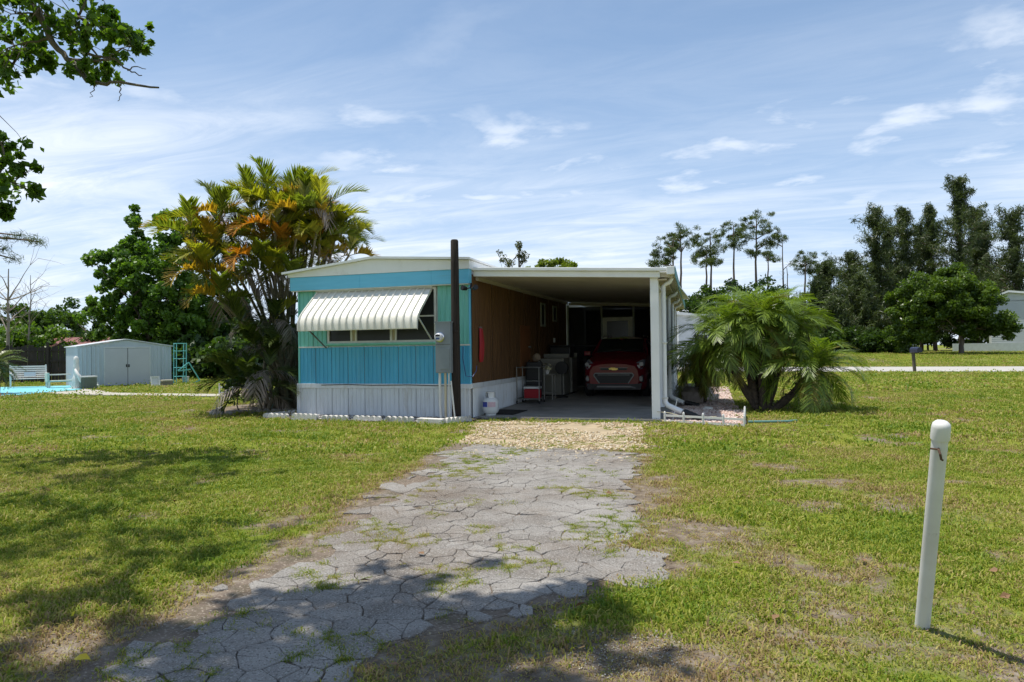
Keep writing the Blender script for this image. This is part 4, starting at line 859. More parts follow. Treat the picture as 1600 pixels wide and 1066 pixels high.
        MB().tube([(s*0.545,1.75,1.53),(s*0.545,1.80,1.575),(s*0.53,2.95,1.575),(s*0.53,3.0,1.525)], 0.016, 6).build('roof_rail', M_chrome, c, smooth=True)
        MB().box(min(s*0.79,s*0.812), max(s*0.79,s*0.812), 1.0, 2.9, 0.19, 0.33).build('sill_cladding', M_pb, c)
        for y in (0.62, 3.0):
            arch = MB(); k = 12; vs = []
            for a in range(k):
                t = math.pi*a/(k-1)
                for rr in (0.33, 0.385): vs.append((s*0.815, y+rr*math.cos(t), 0.30+rr*math.sin(t)))
            arch.add(vs, [(2*a,2*a+2,2*a+3,2*a+1) for a in range(k-1)]).build('wheel_arch', M_pb, c)
            wh = MB().tube([(s*0.64,y,0.30),(s*0.66,y,0.30),(s*0.80,y,0.30),(s*0.825,y,0.30)], [0.27,0.30,0.30,0.27], 22).build('wheel', M_rubber, c, smooth=True)
            MB().tube([(s*0.80,y,0.30),(s*0.832,y,0.30)], [0.2,0.19], 16).build('rim', M_chrome, wh)
    # lower dark grille with bright outline
    G_ = [(-0.46,0.61),(0.46,0.61),(0.50,0.56),(0.36,0.36),(-0.36,0.36),(-0.50,0.56)]
    gr = MB(); gr.prism(G_, 'y', -0.045, 0.06); grl = gr.build('grille', M_pb, c)
    ol = MB()
    for i in (1, 2, 4, 5, 0): a, b = G_[i], G_[(i+1) % 6]; ol.bar((a[0],-0.05,a[1]), (b[0],-0.05,b[1]), 0.022, 0.022)
    ol.build('grille_outline', M_satin, grl)
    for z in (0.42, 0.47, 0.52, 0.565): MB().bar((-0.40,-0.05,z), (0.40,-0.05,z), 0.01, 0.014).build('grille_bar', M_bracket if z > 0.55 else M_pb, grl)
    MB().box(-0.33,0.33,-0.032,0.05,0.685,0.735).build('upper_grille', M_pb, c)
    MB().bar((-0.36,-0.035,0.742),(0.36,-0.035,0.742), 0.010, 0.010).build('chrome_strip', M_satin, c)
    em = MB(); em.prism([(-0.105,0.700),(-0.04,0.700),(-0.045,0.685),(0.075,0.685),(0.082,0.700),(0.115,0.700),(0.105,0.732),(0.045,0.732),(0.048,0.748),(-0.070,0.748),(-0.075,0.732),(-0.118,0.732)], 'y', -0.055, -0.034)
    em.build('emblem', mat('gold_emblem', (0.62,0.44,0.12), 0.3, metal=0.6), c)
    MB().prism([(-0.66,0.20),(0.66,0.20),(0.70,0.36),(0.50,0.34),(-0.50,0.34),(-0.70,0.36)], 'y', -0.035, 0.3).build('lower_bumper', M_pb, c)
    MB().bar((-0.42,-0.05,0.275),(0.42,-0.05,0.275), 0.03, 0.035).bar((0.42,-0.05,0.275),(0.54,-0.02,0.24), 0.03, 0.035).bar((-0.42,-0.05,0.275),(-0.54,-0.02,0.24), 0.03, 0.035).build('skid_bar', M_satin, c)
    return c
make_car()

# ------------------------------------------------------------------ edging stones
def edger(length, nsc, h=0.12, th=0.07):
    mb = MB(); poly = [(0,-0.03)]; s = length/nsc
    for i in range(nsc):
        for k in range(6):
            a = math.pi*(1-k/5); poly.append((s*(i+0.5)+s*0.47*math.cos(a), h-0.055+0.055*math.sin(a)))
    poly.append((length,-0.03)); poly = poly[::-1]
    mb.prism(poly, 'y', -th/2, th/2); return mb
em5 = edger(0.60, 5).mesh('edging_stone', M_edger); emg = edger(0.62, 4, 0.10, 0.08).mesh('edging_stone', M_edger2)
def lay(a, b, me, L_, lab, grp, jit=0.02):
    a = Vector((*a, 0)); b = Vector((*b, 0)); n = max(1, int((b-a).length/L_)); t = (b-a).normalized(); ang = math.atan2(t.y, t.x)
    for i in range(n):
        p = a+t*((b-a).length*i/n); o = link('edging_stone', me, None, (p.x+rng.normal(0,jit*0.3), p.y+rng.normal(0,jit*0.6), rng.normal(0,0.006)), (rng.normal(0,0.05), rng.normal(0,0.012), ang+rng.normal(0,0.02)))
        tag(o, lab[i] if isinstance(lab, list) else lab, 'edging', grp)
ordn = ['leftmost','second','third','fourth','fifth','sixth','seventh']
lay((-9.10,11.86), (-5.52,11.68), em5, 0.6, ['white scalloped edging stone in front of the blue wall, %s from the left' % w for w in ordn], 'edging stones along the front bed')
lay((-9.12,11.90), (-8.86,13.1), em5, 0.6, ['white scalloped edging stone at the left end of the front bed, nearer one', 'white scalloped edging stone at the left end of the front bed, nearer the wall'], 'edging stones along the front bed')
tag(MB().box(0,0.55,-0.06,0.06,-0.02,0.11).build('edging_block', M_edger, None, bevel=0.012, loc=(-5.50,11.62,0), rot=(0.03,0,R(-10))), 'plain white concrete block edging before the wooden pole', 'edging')
lay((-4.93,11.55), (-4.60,12.25), edger(0.62, 6).mesh('edging_stone', M_edger), 0.7, 'white scalloped edging stone turning the corner beside the carport floor', 'edging stones along the front bed')
lay((-10.72,12.18), (-10.15,12.72), emg, 0.7, ['weathered grey edging stone at the tip of the palm bed'], 'edging stones round the palm bed')
lay((-10.18,12.75), (-9.25,13.30), emg, 0.53, ['weathered grey edging stone of the palm bed, nearer the tip', 'weathered grey edging stone of the palm bed, nearer the home'], 'edging stones round the palm bed')
lay((-10.75,12.22), (-11.6,13.6), emg, 0.62, ['weathered grey edging stone at the back of the palm bed tip, nearer one', 'weathered grey edging stone at the back of the palm bed tip, farther one'], 'edging stones round the palm bed')

# ------------------------------------------------------------------ white bollard pipe near the camera
wp = G(1441, 980); bp = empty('white_marker_post', (wp.x, wp.y, 0), 0, 'leaning white plastic pipe post with round cap in the right lawn', 'post')
tp0 = AD(1471, 662, 2.96); ax = tp0-wp; PH = ax.length; bp.rotation_euler = ax.to_track_quat('Z', 'X').to_euler(); bp.rotation_euler = (Matrix.Rotation(0, 3, 'Z') @ ax.to_track_quat('Z', 'Y').to_matrix()).to_euler()
MB().lathe([(0.032,-0.1),(0.032,PH-0.05),(0.0315,PH-0.04)], 24).build('pipe', mat('scuffed_pvc', (0.62,0.62,0.60), 0.4, (0.52,0.51,0.47), 4, 0.8, dirt=(0.30,0.26,0.20), dscale=14, dlo=0.60, dhi=0.74), bp, smooth=True)
MB().lathe([(0.0318,PH-0.078),(0.0325,PH-0.072),(0.0375,PH-0.071),(0.0378,PH-0.060),(0.0370,PH-0.015),(0.034,PH-0.002),(0.025,PH+0.008),(0.008,PH+0.012)], 24).build('cap', M_pvc, bp, smooth=True)
hk = MB().tube([(-0.012,-0.030,PH-0.105),(-0.016,-0.050,PH-0.105),(-0.014,-0.062,PH-0.115),(-0.008,-0.062,PH-0.14),(0.0,-0.054,PH-0.148)], 0.005, 6).build('hook', mat('rusty_iron', (0.09,0.05,0.03), 0.8), bp)
MB().tube([(-0.045,-0.03,PH-0.105),(-0.01,-0.040,PH-0.105)], 0.004, 6).build('wire', MATS['rusty_iron'], bp)

# ------------------------------------------------------------------ low picket fence by the gravel bed
pf = empty('garden_fence', (-1.1, 12.62, 0), 0, 'low white plastic picket edging round the pink gravel bed', 'fence')
pa = Vector((-1.10,12.62,0)); pb = Vector((0.25,12.13,0)); t = (pb-pa).normalized()
inv = pf.matrix_basis.inverted() if False else Matrix.Translation((1.1,-12.62,0))
def pfb(mb, nm): o = mb.build(nm, M_pvc, pf); o.matrix_parent_inverse = inv; return o
for k in range(5):
    p = pa+t*((pb-pa).length*k/4); pk = MB().tube([p+Vector((0,0,0)), p+Vector((0,0,0.185)), p+Vector((0,0,0.21))], [0.020,0.020,0.008], 8); pfb(pk, 'picket')
pfb(MB().bar(pa+Vector((0,0,0.13)), pb+Vector((0,0,0.13)), 0.022, 0.035), 'rail'); pfb(MB().bar(pa+Vector((0,0,0.03)), pb+Vector((0,0,0.03)), 0.025, 0.04), 'rail')
pc = Vector((0.30,13.9,0))
for k in range(1, 6):
    p = pb+(pc-pb)*k/5; pfb(MB().tube([p, p+Vector((0,0,0.185)), p+Vector((0,0,0.21))], [0.020,0.020,0.008], 8), 'picket')
pfb(MB().bar(pb+Vector((0,0,0.13)), pc+Vector((0,0,0.13)), 0.022, 0.035), 'rail'); pfb(MB().bar(pb+Vector((0,0,0.03)), pc+Vector((0,0,0.03)), 0.025, 0.04), 'rail')
tag(MB().tube([(-1.25,12.8,0.18),(-1.0,12.66,0.17),(-0.7,12.55,0.10),(-0.45,12.47,0.12),(-0.2,12.38,0.15)], 0.006, 6).build('cord', mat('cream_cord', (0.5,0.45,0.3), 0.7), None), 'cream cord tied from carport post along the picket edging', 'cord')
tag(MB().tube([(0,0,0),(0.06,0.1,0.30),(0.08,0.13,0.40)], 0.008, 6).build('garden_stake', M_trim, None, loc=(-0.98,12.85,0.02)), 'thin leaning metal stake beside the first downspout', 'stake')
tag(MB().tube([(0.33,12.75,0.03),(0.7,12.8,0.035),(1.0,12.95,0.03),(1.15,13.1,0.03)], 0.022, 8).build('garden_hose', mat('teal_hose', (0.10,0.22,0.20), 0.7), None, smooth=True), 'faded teal hose lying in the grass below the date palm', 'hose')
def rock(loc, s, lab, seed, m, cat='rock'):
    bm = bmesh.new(); bmesh.ops.create_icosphere(bm, subdivisions=2, radius=1); r = random.Random(seed)
    for v in bm.verts: v.co *= r.uniform(0.8, 1.12)
    for v in bm.verts: v.co = Vector((v.co.x*s[0], v.co.y*s[1], v.co.z*s[2]))
    me = bpy.data.meshes.new('rock'); bm.to_mesh(me); bm.free(); me.materials.append(m); tag(link('rock', me, None, loc), lab, cat)
M_rock = mat('grey_rock', (0.34,0.29,0.26), 0.9, (0.22,0.19,0.17), 8, 0.9, bump=0.4, bscale=40)
rock((-0.85,17.3,0.15),(0.34,0.3,0.26),'grey boulder below the second downspout',1,M_rock); rock((-0.95,18.6,0.15),(0.30,0.3,0.28),'grey boulder behind the first one along the carport',2,M_rock)
rock((-0.42,15.1,0.05),(0.11,0.08,0.05),'flat white stone lying on the pink gravel',3,M_edger)

# ------------------------------------------------------------------ vegetation builders
def leaf_cloud(C, Rd, n, ll, lw, r, up=0.5, droop=0.0, needle=False, shell=0.45):
    """C (k,3) clump centres, Rd (k,3) radii, n leaves per clump -> verts, quads, v"""
    k = len(C); idx = np.repeat(np.arange(k), n); m = len(idx)
    d = r.normal(size=(m,3)); d /= np.linalg.norm(d, axis=1)[:,None]
    P = C[idx] + d*Rd[idx]*(r.random(m)**shell)[:,None]
    t = r.normal(size=(m,3)); t[:,2] -= droop; t += d*0.5; t /= np.linalg.norm(t, axis=1)[:,None]
    nn = r.normal(size=(m,3)); nn[:,2] += up; nn += d*0.4
    s = np.cross(nn, t); s /= (np.linalg.norm(s, axis=1)[:,None]+1e-9)
    L_ = ll*r.uniform(0.6,1.25,m)[:,None]; W_ = lw*r.uniform(0.7,1.2,m)[:,None]
    bend = np.cross(t, s)*L_*0.12
    V = np.stack([P-t*L_/2, P+s*W_/2+bend, P+t*L_/2, P-s*W_/2+bend], 1).reshape(-1,3)
    Q = np.arange(4*m).reshape(m,4)
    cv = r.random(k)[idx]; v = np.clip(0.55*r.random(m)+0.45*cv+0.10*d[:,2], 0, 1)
    return V, Q, np.repeat(v, 4)
def spread(ells, k, r, shell=0.35):
    """k clump centres inside a union of ellipsoids [(c, radii)]"""
    vol = np.array([e[1][0]*e[1][1]*e[1][2] for e in ells])**0.67; vol /= vol.sum(); out = []
    for (c, rad), p in zip(ells, vol):
        n = max(5, int(round(k*p))); d = r.normal(size=(n,3)); d /= np.linalg.norm(d, axis=1)[:,None]
        out.append(np.array(c)+d*np.array(rad)*(r.random(n)**shell)[:,None])
    return np.concatenate(out)
def limb(mb, a, b, r0, r1, r, sag=0.12, n=6, sides=6):
    a = Vector(a); b = Vector(b); d = b-a; l = d.length; mid = a+d*0.5+Vector((r.normal(0,sag*l*0.4), r.normal(0,sag*l*0.4), r.uniform(-0.2,1.0)*sag*l)); pts = []
    for i in range(n+1):
        u = i/n; p = a*(1-u)**2+mid*2*u*(1-u)+b*u*u; pts.append(p+Vector(r.normal(0,0.012*min(l,2.5),3))*(0 if i in (0,n) else 1))
    mb.tube(pts, [r0+(r1-r0)*i/n for i in range(n+1)], sides, caps=False); return pts
def make_tree(name, base, label, group, ells, nclump, nleaf, cr, ll, lw, lm, bm, trunk_r, trunk_top, seed, nlimb=14, up=0.6, droop=0.0, lean=(0,0), cat='tree', shell=0.45, cshell=0.35, twigs=0):
    r = np.random.default_rng(seed); root = empty(name, base, 0, label, cat, group)
    C = spread(ells, nclump, r, cshell); Rd = np.array(cr)*r.uniform(0.6,1.3,(len(C),1))*np.ones((1,3))
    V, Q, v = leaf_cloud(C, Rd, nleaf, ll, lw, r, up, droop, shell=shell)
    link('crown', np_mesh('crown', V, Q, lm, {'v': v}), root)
    mb = MB(); top = Vector((lean[0], lean[1], trunk_top)); tp = limb(mb, (0,0,-0.15), top, trunk_r, trunk_r*0.45, r, 0.05, 8, 9)
    order = r.permutation(len(C))[:nlimb]
    for i in order:
        c = Vector(C[i]); s = tp[int(r.integers(len(tp)//2, len(tp)))]
        pts = limb(mb, s, c, trunk_r*0.33, trunk_r*0.05, r, 0.15, 6, 5)
        for k in range(twigs):
            q = pts[int(r.integers(3, len(pts)))]; limb(mb, q, q+Vector(r.normal(0, cr[0]*0.9, 3)), trunk_r*0.08, 0.004, r, 0.1, 3, 4)
    mb.build('trunk', bm, root, smooth=True)
    return root
L_oak = leafmat('leaf_oak', (0.022,0.052,0.010), (0.085,0.150,0.022))
L_bright = leafmat('leaf_bright', (0.035,0.080,0.010), (0.125,0.215,0.025))
L_deep = leafmat('leaf_deep', (0.018,0.044,0.010), (0.068,0.120,0.020))
L_pine = leafmat('needle_pine', (0.030,0.052,0.014), (0.095,0.125,0.034))
L_cas = leafmat('needle_casuarina', (0.026,0.044,0.014), (0.092,0.120,0.036), trans=0.25)
L_yel = leafmat('leaf_yellowgreen', (0.10,0.13,0.012), (0.26,0.27,0.035))
L_mango = leafmat('leaf_mango', (0.026,0.060,0.010), (0.125,0.190,0.028), rough=0.35)

# ---- left background
def P_at(px, py, dist): v = AD(px, py, dist); return v
b = AD(232, 590, 39); b.z = 0
make_tree('broadleaf_tree', b, 'tall bright green tree rising behind the grey metal shed', None,
    [((-1.3,0,5.6),(2.5,2.4,2.4)),((1.4,0,5.6),(2.5,2.4,2.8)),((-1.0,0,7.9),(0.9,0.9,1.3)),((1.7,0.3,8.2),(1.5,1.2,1.5)),((-0.9,0,9.5),(0.35,0.35,0.95)),((-2.5,0,3.6),(1.7,1.6,1.8)),((2.2,0,3.2),(2.0,1.8,2.0)),((-0.2,0,3.0),(2.4,2.0,1.6))],
    330, 105, (0.36,0.36,0.30), 0.27, 0.17, leafmat('leaf_shedtree',(0.024,0.066,0.009),(0.14,0.25,0.03)), M_bark, 0.22, 5.5, 11, 30)
for i, (px, dist, top, w, lm, lab, sd) in enumerate([
        (92, 62, 455, 4.2, L_oak, 'rounded dark green tree above the wooden fence', 21),
        (20, 58, 468, 4.4, L_yel if False else L_oak, 'low olive green tree behind the fence at the left edge', 22),
        (150, 54, 478, 3.4, L_deep, 'dark bushy tree between the round tree and the shed', 23),
        (45, 50, 500, 3.4, L_bright, 'light green bush just over the wooden fence', 24),
        (335, 42, 415, 3.0, L_deep, 'dark broad tree behind the yellow palm clump', 25),
        (305, 40, 470, 2.6, L_bright, 'lighter green bush left of the palm clump', 26),
        (350, 38, 520, 2.6, L_deep, 'dark shrub behind the teal metal stand', 27),
        (300, 37, 545, 2.0, L_deep, 'low dark shrub beside the grey shed', 28),
        (400, 40, 500, 3.0, L_deep, 'dark shrub mass behind the palm canes', 29)]):
    p = AD(px, 560, dist); tz = AD(px, top, dist).z; p.z = 0
    make_tree('background_tree', p, lab, 'trees behind the back fence', [((0,0,tz*0.55),(w*0.9,w*0.8,tz*0.42)),((w*0.35,0,tz*0.35),(w*0.7,w*0.6,tz*0.32)),((-w*0.4,0,tz*0.33),(w*0.7,w*0.6,tz*0.32))], 60, 150, (0.7,0.7,0.55), 0.36, 0.22, lm, M_bark, 0.16, tz*0.5, sd, 12)
# bare tree at the far left
p = AD(14, 560, 46); p.z = 0
def bare_tree(p, hgt, lab, seed, m, rad=0.12, nb=16, spreadw=0.35, name='bare_tree', group=None):
    r = np.random.default_rng(seed); root = empty(name, p, 0, lab, 'tree', group); mb = MB(); tp = limb(mb, (0,0,-0.1), (r.normal(0,0.2), r.normal(0,0.2), hgt), rad, rad*0.2, r, 0.03, 10, 7)
    br = MB()
    for k in range(nb):
        s = tp[int(r.integers(4, len(tp)-1))]; a = r.uniform(0, 6.28); l = hgt*spreadw*r.uniform(0.4, 1); e = s+Vector((math.cos(a)*l, math.sin(a)*l, l*r.uniform(0.2, 1.1))); pts = limb(br, s, e, rad*0.3, rad*0.06, r, 0.15, 5, 5)
        for q in range(3):
            c = pts[int(r.integers(2, len(pts)))]; limb(br, c, c+Vector(r.normal(0, l*0.3, 3))+Vector((0,0,l*0.2)), rad*0.1, rad*0.03, r, 0.1, 3, 4)
    mb.build('trunk', m, root, smooth=True); br.build('branches', m, root, smooth=True)
M_grey = mat('dead_wood', (0.30,0.26,0.22), 0.9, (0.18,0.155,0.13), 5, 0.9, stretch=(3,3,0.6))
bare_tree(p, AD(14, 420, 46).z, 'bare grey branching tree at the left edge', 31, M_grey, 0.14, 18, 0.5)
p = AD(42, 560, 48); p.z = 0; bare_tree(p, AD(42, 430, 48).z, 'thin leafless sapling beside the bare tree at left', 32, M_grey, 0.08, 12, 0.25)

# ---- wooden fence, house beyond
M_fence = mat('weathered_dark_board', (0.050,0.042,0.038), 0.9, (0.025,0.022,0.020), 3, 0.9, stretch=(6,6,0.4), bump=0.4, bscale=30, dirt=(0.12,0.105,0.095), dscale=5, dlo=0.58, dhi=0.8)
fa = AD(-30, 560, 34); fb = AD(200, 560, 36); fa.z = fb.z = 0
fn = empty('wooden_fence', fa, math.atan2(fb.y-fa.y, fb.x-fa.x), 'dark weathered board fence behind the shed and bench', 'fence')
fl = (fb-fa).length; x = 0; bm_ = [MB().add([(0,0,0),(0.14,0,0),(0.14,0.02,0),(0,0.02,0),(0,0,h),(0.14,0,h),(0.14,0.02,h),(0,0.02,h),(0.03,0,h+0.05),(0.11,0,h+0.05),(0.11,0.02,h+0.05),(0.03,0.02,h+0.05)],[(0,1,5,4),(1,2,6,5),(2,3,7,6),(3,0,4,7),(4,5,9,8),(6,7,11,10),(5,6,10,9),(7,4,8,11),(8,9,10,11)]).mesh('board', M_fence) for h in (1.72, 1.78, 1.84)]
while x < fl:
    link('board', bm_[rng.integers(0,3)], fn, (x, rng.normal(0,0.006), 0.03), (0, rng.normal(0,0.008), 0)); x += 0.152
for z in (0.5, 1.05, 1.6): MB().box(0, fl, -0.045, -0.003, z, z+0.09).build('rail', M_fence, fn)
for xx in np.arange(0.5, fl, 2.4): MB().box(xx-0.05, xx+0.05, -0.145, -0.047, 0, 2.05).build('post', M_fence, fn)
rh = AD(95, 560, 50); rh.z = 0; red = empty('red_roof_house', rh, YAW+R(8), 'low house with a dull red metal roof behind the fence', 'house')
M_redroof = mat('dull_red_roof', (0.20,0.075,0.065), 0.7, (0.14,0.055,0.05), 2, 0.8)
MB().box(-3.0, 3.4, 0, 4, 0, 2.05).build('wall', mat('pink_wall', (0.36,0.15,0.12), 0.8), red)
MB().prism([(-0.3,2.05),(2.2,2.75),(4.4,2.05)], 'x', -3.2, 3.6).build('roof', M_redroof, red)
for k in range(12): MB().bar((-3.1+k*0.58,-0.31,2.06), (-3.1+k*0.58,2.19,2.77), 0.03, 0.03).build('roof_rib', M_redroof, red)
MB().box(-2.9,-2.2,0.4,1.2,2.2,2.95).build('chimney', mat('tan_block', (0.42,0.36,0.28), 0.8), red)

# ---- metal shed
sv = (SHEDR-SHEDL); sl = sv.length; sa = math.atan2(sv.y, sv.x)
sh = empty('metal_shed', (SHEDL.x, SHEDL.y, 0), sa, 'pale grey gabled metal shed with double sliding doors', 'shed')
M_shed = mat('shed_metal', (0.44,0.49,0.55), 0.45, (0.37,0.42,0.47), 2, 0.7, stretch=(2,2,0.5)); M_shdoor = mat('shed_door_metal', (0.47,0.48,0.52), 0.45, (0.42,0.43,0.47), 2, 0.6); M_shtr = mat('shed_trim', (0.58,0.60,0.62), 0.45)
WH, PK, D = 1.72, 2.02, 2.3
for a, b in ((0.0,0.5),(0.5,0.98),(2.78,3.25),(3.25,sl)):
    mb = ribbed(a, b, 0.02, WH, 0, 0.16, 0.02); mb.build('wall_panel', M_shed, sh)
MB().prism([(0,WH),(sl,WH),(sl/2,PK-0.02)], 'y', 0.0, 0.02).build('gable', M_shed, sh)
for x in (0, sl-0.02): MB().box(x, x+0.02, 0.02, D, 0.02, WH).build('side_wall', M_shed, sh)
MB().box(0, sl, D-0.02, D, 0.02, WH).build('back_wall', M_shed, sh)
MB().prism([(-0.06,WH-0.01),(sl/2,PK),(sl+0.06,WH-0.01),(sl+0.06,WH+0.03),(sl/2,PK+0.04),(-0.06,WH+0.03)], 'y', -0.06, D+0.05).build('roof', M_shtr, sh)
MB().box(0.95, 2.82, -0.03, 0.0, WH-0.06, WH+0.0).build('door_track', M_shtr, sh)
for x in (0.96, 2.76): MB().box(x, x+0.04, -0.028, 0.0, 0.02, WH-0.06).build('door_jamb', M_shtr, sh)
for a, b in ((1.0, 1.878), (1.884, 2.76)):
    d = MB().box(a, b, -0.02, 0.0, 0.03, WH-0.07).build('door', M_shdoor, sh, bevel=0.004)
    hx = b-0.07 if a < 1.5 else a+0.02
    MB().box(hx, hx+0.05, -0.032, -0.021, 0.82, 0.94).build('handle', M_black, d)
MB().box(1.872, 1.890, -0.024, -0.001, 0.03, WH-0.07).build('door_gap', M_black, sh)

# ---- odds and ends round the patio
M_wwood = mat('white_wood', (0.72,0.70,0.66), 0.6, (0.58,0.56,0.52), 6, 0.7)
be = G(45, 607); bn = empty('slatted_bench', (be.x, be.y, 0.0), sa-R(6), 'white slatted garden bench behind the turquoise patio', 'bench')
for k in range(6): MB().box(-0.65,0.65,0.22+k*0.035,0.24+k*0.035,0.46+k*0.085,0.52+k*0.085).build('back_slat', M_wwood, bn)
for k in range(4): MB().box(-0.65,0.65,-0.25+k*0.11,-0.16+k*0.11,0.40,0.42).build('seat_slat', M_wwood, bn)
for x in (-0.62, 0.62):
    MB().bar((x,-0.22,0.0),(x,-0.22,0.60), 0.05).build('leg', M_wwood, bn); MB().bar((x,0.17,0.0),(x,0.42,0.98), 0.05).build('leg', M_wwood, bn); MB().bar((x,-0.27,0.62),(x,0.30,0.62), 0.07, 0.03).build('arm_rest', M_wwood, bn)
MB().box(-0.15,0.25,0.20,0.215,0.50,0.68).build('plaque', mat('pale_blue_plaque', (0.45,0.55,0.62), 0.6), bn)
# upright white pillar shape with rounded top
st_ = G(119, 609); sx = empty('garden_statue', (st_.x, st_.y, 0), 0, 'white garden statue left of the shed wall', 'statue')
MB().lathe([(0.17,0.05),(0.19,0.14),(0.15,0.30),(0.17,0.42),(0.11,0.52),(0.09,0.70),(0.12,0.82),(0.10,0.95),(0.085,1.05),(0.10,1.15),(0.085,1.27),(0.03,1.33)], 7).build('figure', M_wwood, sx, smooth=True)
MB().tube([(0.06,-0.08,0.80),(0.20,-0.14,0.66),(0.30,-0.08,0.46),(0.33,-0.04,0.30)], [0.05,0.06,0.09,0.06], 7).build('arm', M_wwood, sx, smooth=True); MB().box(-0.26,0.26,-0.24,0.24,-0.01,0.06).build('plinth', M_wwood, sx)
lc = G(98, 607); ln = empty('pool_lounger', (lc.x, lc.y, 0.0), sa, 'white and pale green lounge chair beside the statue', 'chair')
M_lg = mat('pale_green_plastic', (0.46,0.54,0.47), 0.5)
MB().box(-0.55,0.45,-0.25,0.25,0.28,0.34).build('seat', M_lg, ln, bevel=0.01); MB().box(-0.58,-0.50,-0.25,0.25,0.30,0.66).build('backrest', M_lg, ln, bevel=0.01); MB().box(-0.56,0.35,0.22,0.27,0.55,0.60).build('arm_rest', M_wwood, ln)
for x in (-0.5, 0.4):
    for y in (-0.2, 0.2): MB().box(x-0.025,x+0.025,y-0.025,y+0.025,0,0.28).build('leg', M_wwood, ln)
db = G(137, 608.5); dbx = empty('deck_box', (db.x, db.y, 0), sa, 'dark green storage box with white lid before the shed corner', 'box')
MB().box(-0.28,0.28,-0.22,0.22,0.0,0.48).build('body', mat('grey_green_plastic', (0.14,0.17,0.14), 0.6), dbx, bevel=0.02); MB().box(-0.30,0.30,-0.24,0.24,0.482,0.53).build('lid', M_pvc, dbx, bevel=0.01)
for k in range(5): MB().box(-0.25+k*0.105,-0.24+k*0.105,-0.235,-0.221,0.04,0.44).build('rib', MATS['grey_green_plastic'], dbx)
def onground(px, py): q = G(px, py); return (q.x, q.y, 0)
bo = empty('bottle', onground(153, 606.5), 0, 'small white bottle standing by the shed', 'bottle'); MB().lathe([(0.05,0),(0.055,0.02),(0.055,0.13),(0.02,0.18),(0.02,0.2)], 10).build('body', M_pvc, bo); MB().lathe([(0.024,0.2),(0.024,0.23)], 10).build('cap', M_pvc, bo)
ws = empty('white_step_stool', onground(243, 604), sa, 'small white plastic frame leaning on the shed front', 'stool')
for x in (-0.15, 0.15): MB().bar((x,-0.05,0),(x,0.08,0.42), 0.05, 0.03).build('leg', M_pvc, ws)
for z, y in ((0.40,0.075),(0.04,-0.04)): MB().box(-0.15,0.15,y-0.02,y+0.02,z-0.03,z+0.03).build('rung', M_pvc, ws)
MB().box(-0.125,0.125,-0.02,0.0,0.08,0.37).build('panel', M_pvc, ws, rot=(R(-17),0,0))
cr_ = empty('wooden_crate', onground(261, 603), sa, 'low tan box beside the shed corner', 'crate')
MB().box(-0.20,0.20,-0.15,0.15,0.0,0.20).build('body', mat('tan_crate', (0.22,0.19,0.15), 0.8), cr_); MB().box(-0.22,0.22,-0.17,0.17,0.202,0.26).build('lid', mat('pale_crate', (0.50,0.46,0.36), 0.8), cr_)
M_teal = mat('teal_paint', (0.16,0.50,0.50), 0.45, (0.12,0.42,0.42), 4, 0.6)
tq = onground(289, 600); tl = empty('ladder_stand', tq, sa, 'tall teal metal ladder stand right of the shed', 'ladder')
for x in (-0.42, 0.0):
    for y in (-0.16, 0.2): MB().tube([(x,y,0),(x+0.02,y,1.86)], 0.020, 6).build('upright', M_teal, tl)
for z in (0.35, 0.75, 1.15, 1.5, 1.84):
    for y in (-0.16, 0.2): MB().tube([(-0.42,y,z),(0.01,y,z)], 0.014, 6).build('rung', M_teal, tl)
    for x in (-0.41, 0.01): MB().tube([(x,-0.16,z),(x,0.2,z)], 0.014, 6).build('side_rung', M_teal, tl)
tc2 = empty('folded_chair_frame', (tq[0], tq[1], 0), sa, 'teal metal triangle frame propped against the ladder stand', 'frame')
q = MB(); q.bar((-0.38,-0.28,0.62),(0.08,-0.28,0.98), 0.06, 0.04).bar((0.08,-0.28,0.98),(0.55,-0.28,0.15), 0.06, 0.04); q.build('side_rail', M_teal, tc2)
q = MB(); q.bar((-0.36,-0.22,0.60),(0.18,-0.22,0.66), 0.04); q.build('cross_bar', M_teal, tc2); MB().bar((0.55,-0.30,0.15),(0.25,-0.20,0.02), 0.06, 0.04).build('foot', M_teal, tc2)
bk = empty('bucket', onground(290, 599.5), 0, 'white plastic bucket at the foot of the teal ladder stand', 'bucket'); MB().lathe([(0.12,0),(0.15,0.30),(0.158,0.305),(0.158,0.33),(0.14,0.33)], 16).build('body', M_pvc, bk, smooth=True); MB().tube([(-0.155,0,0.3),(-0.12,-0.12,0.2),(0.0,-0.17,0.16),(0.12,-0.12,0.2),(0.155,0,0.3)], 0.005, 5).build('handle', M_bracket, bk)
gf = empty('white_gate', onground(343, 617.5), YAW, 'small white picket gate beyond the palm bed', 'gate')
for x in (0, 0.22, 0.30, 0.46): MB().box(x-0.02,x+0.02,-0.02,0.02,0,0.36 if x else 0.38).build('picket', M_pvc, gf)
for z in (0.05, 0.23): MB().box(0.02,0.44,-0.012,0.012,z,z+0.05).build('rail', M_pvc, gf)
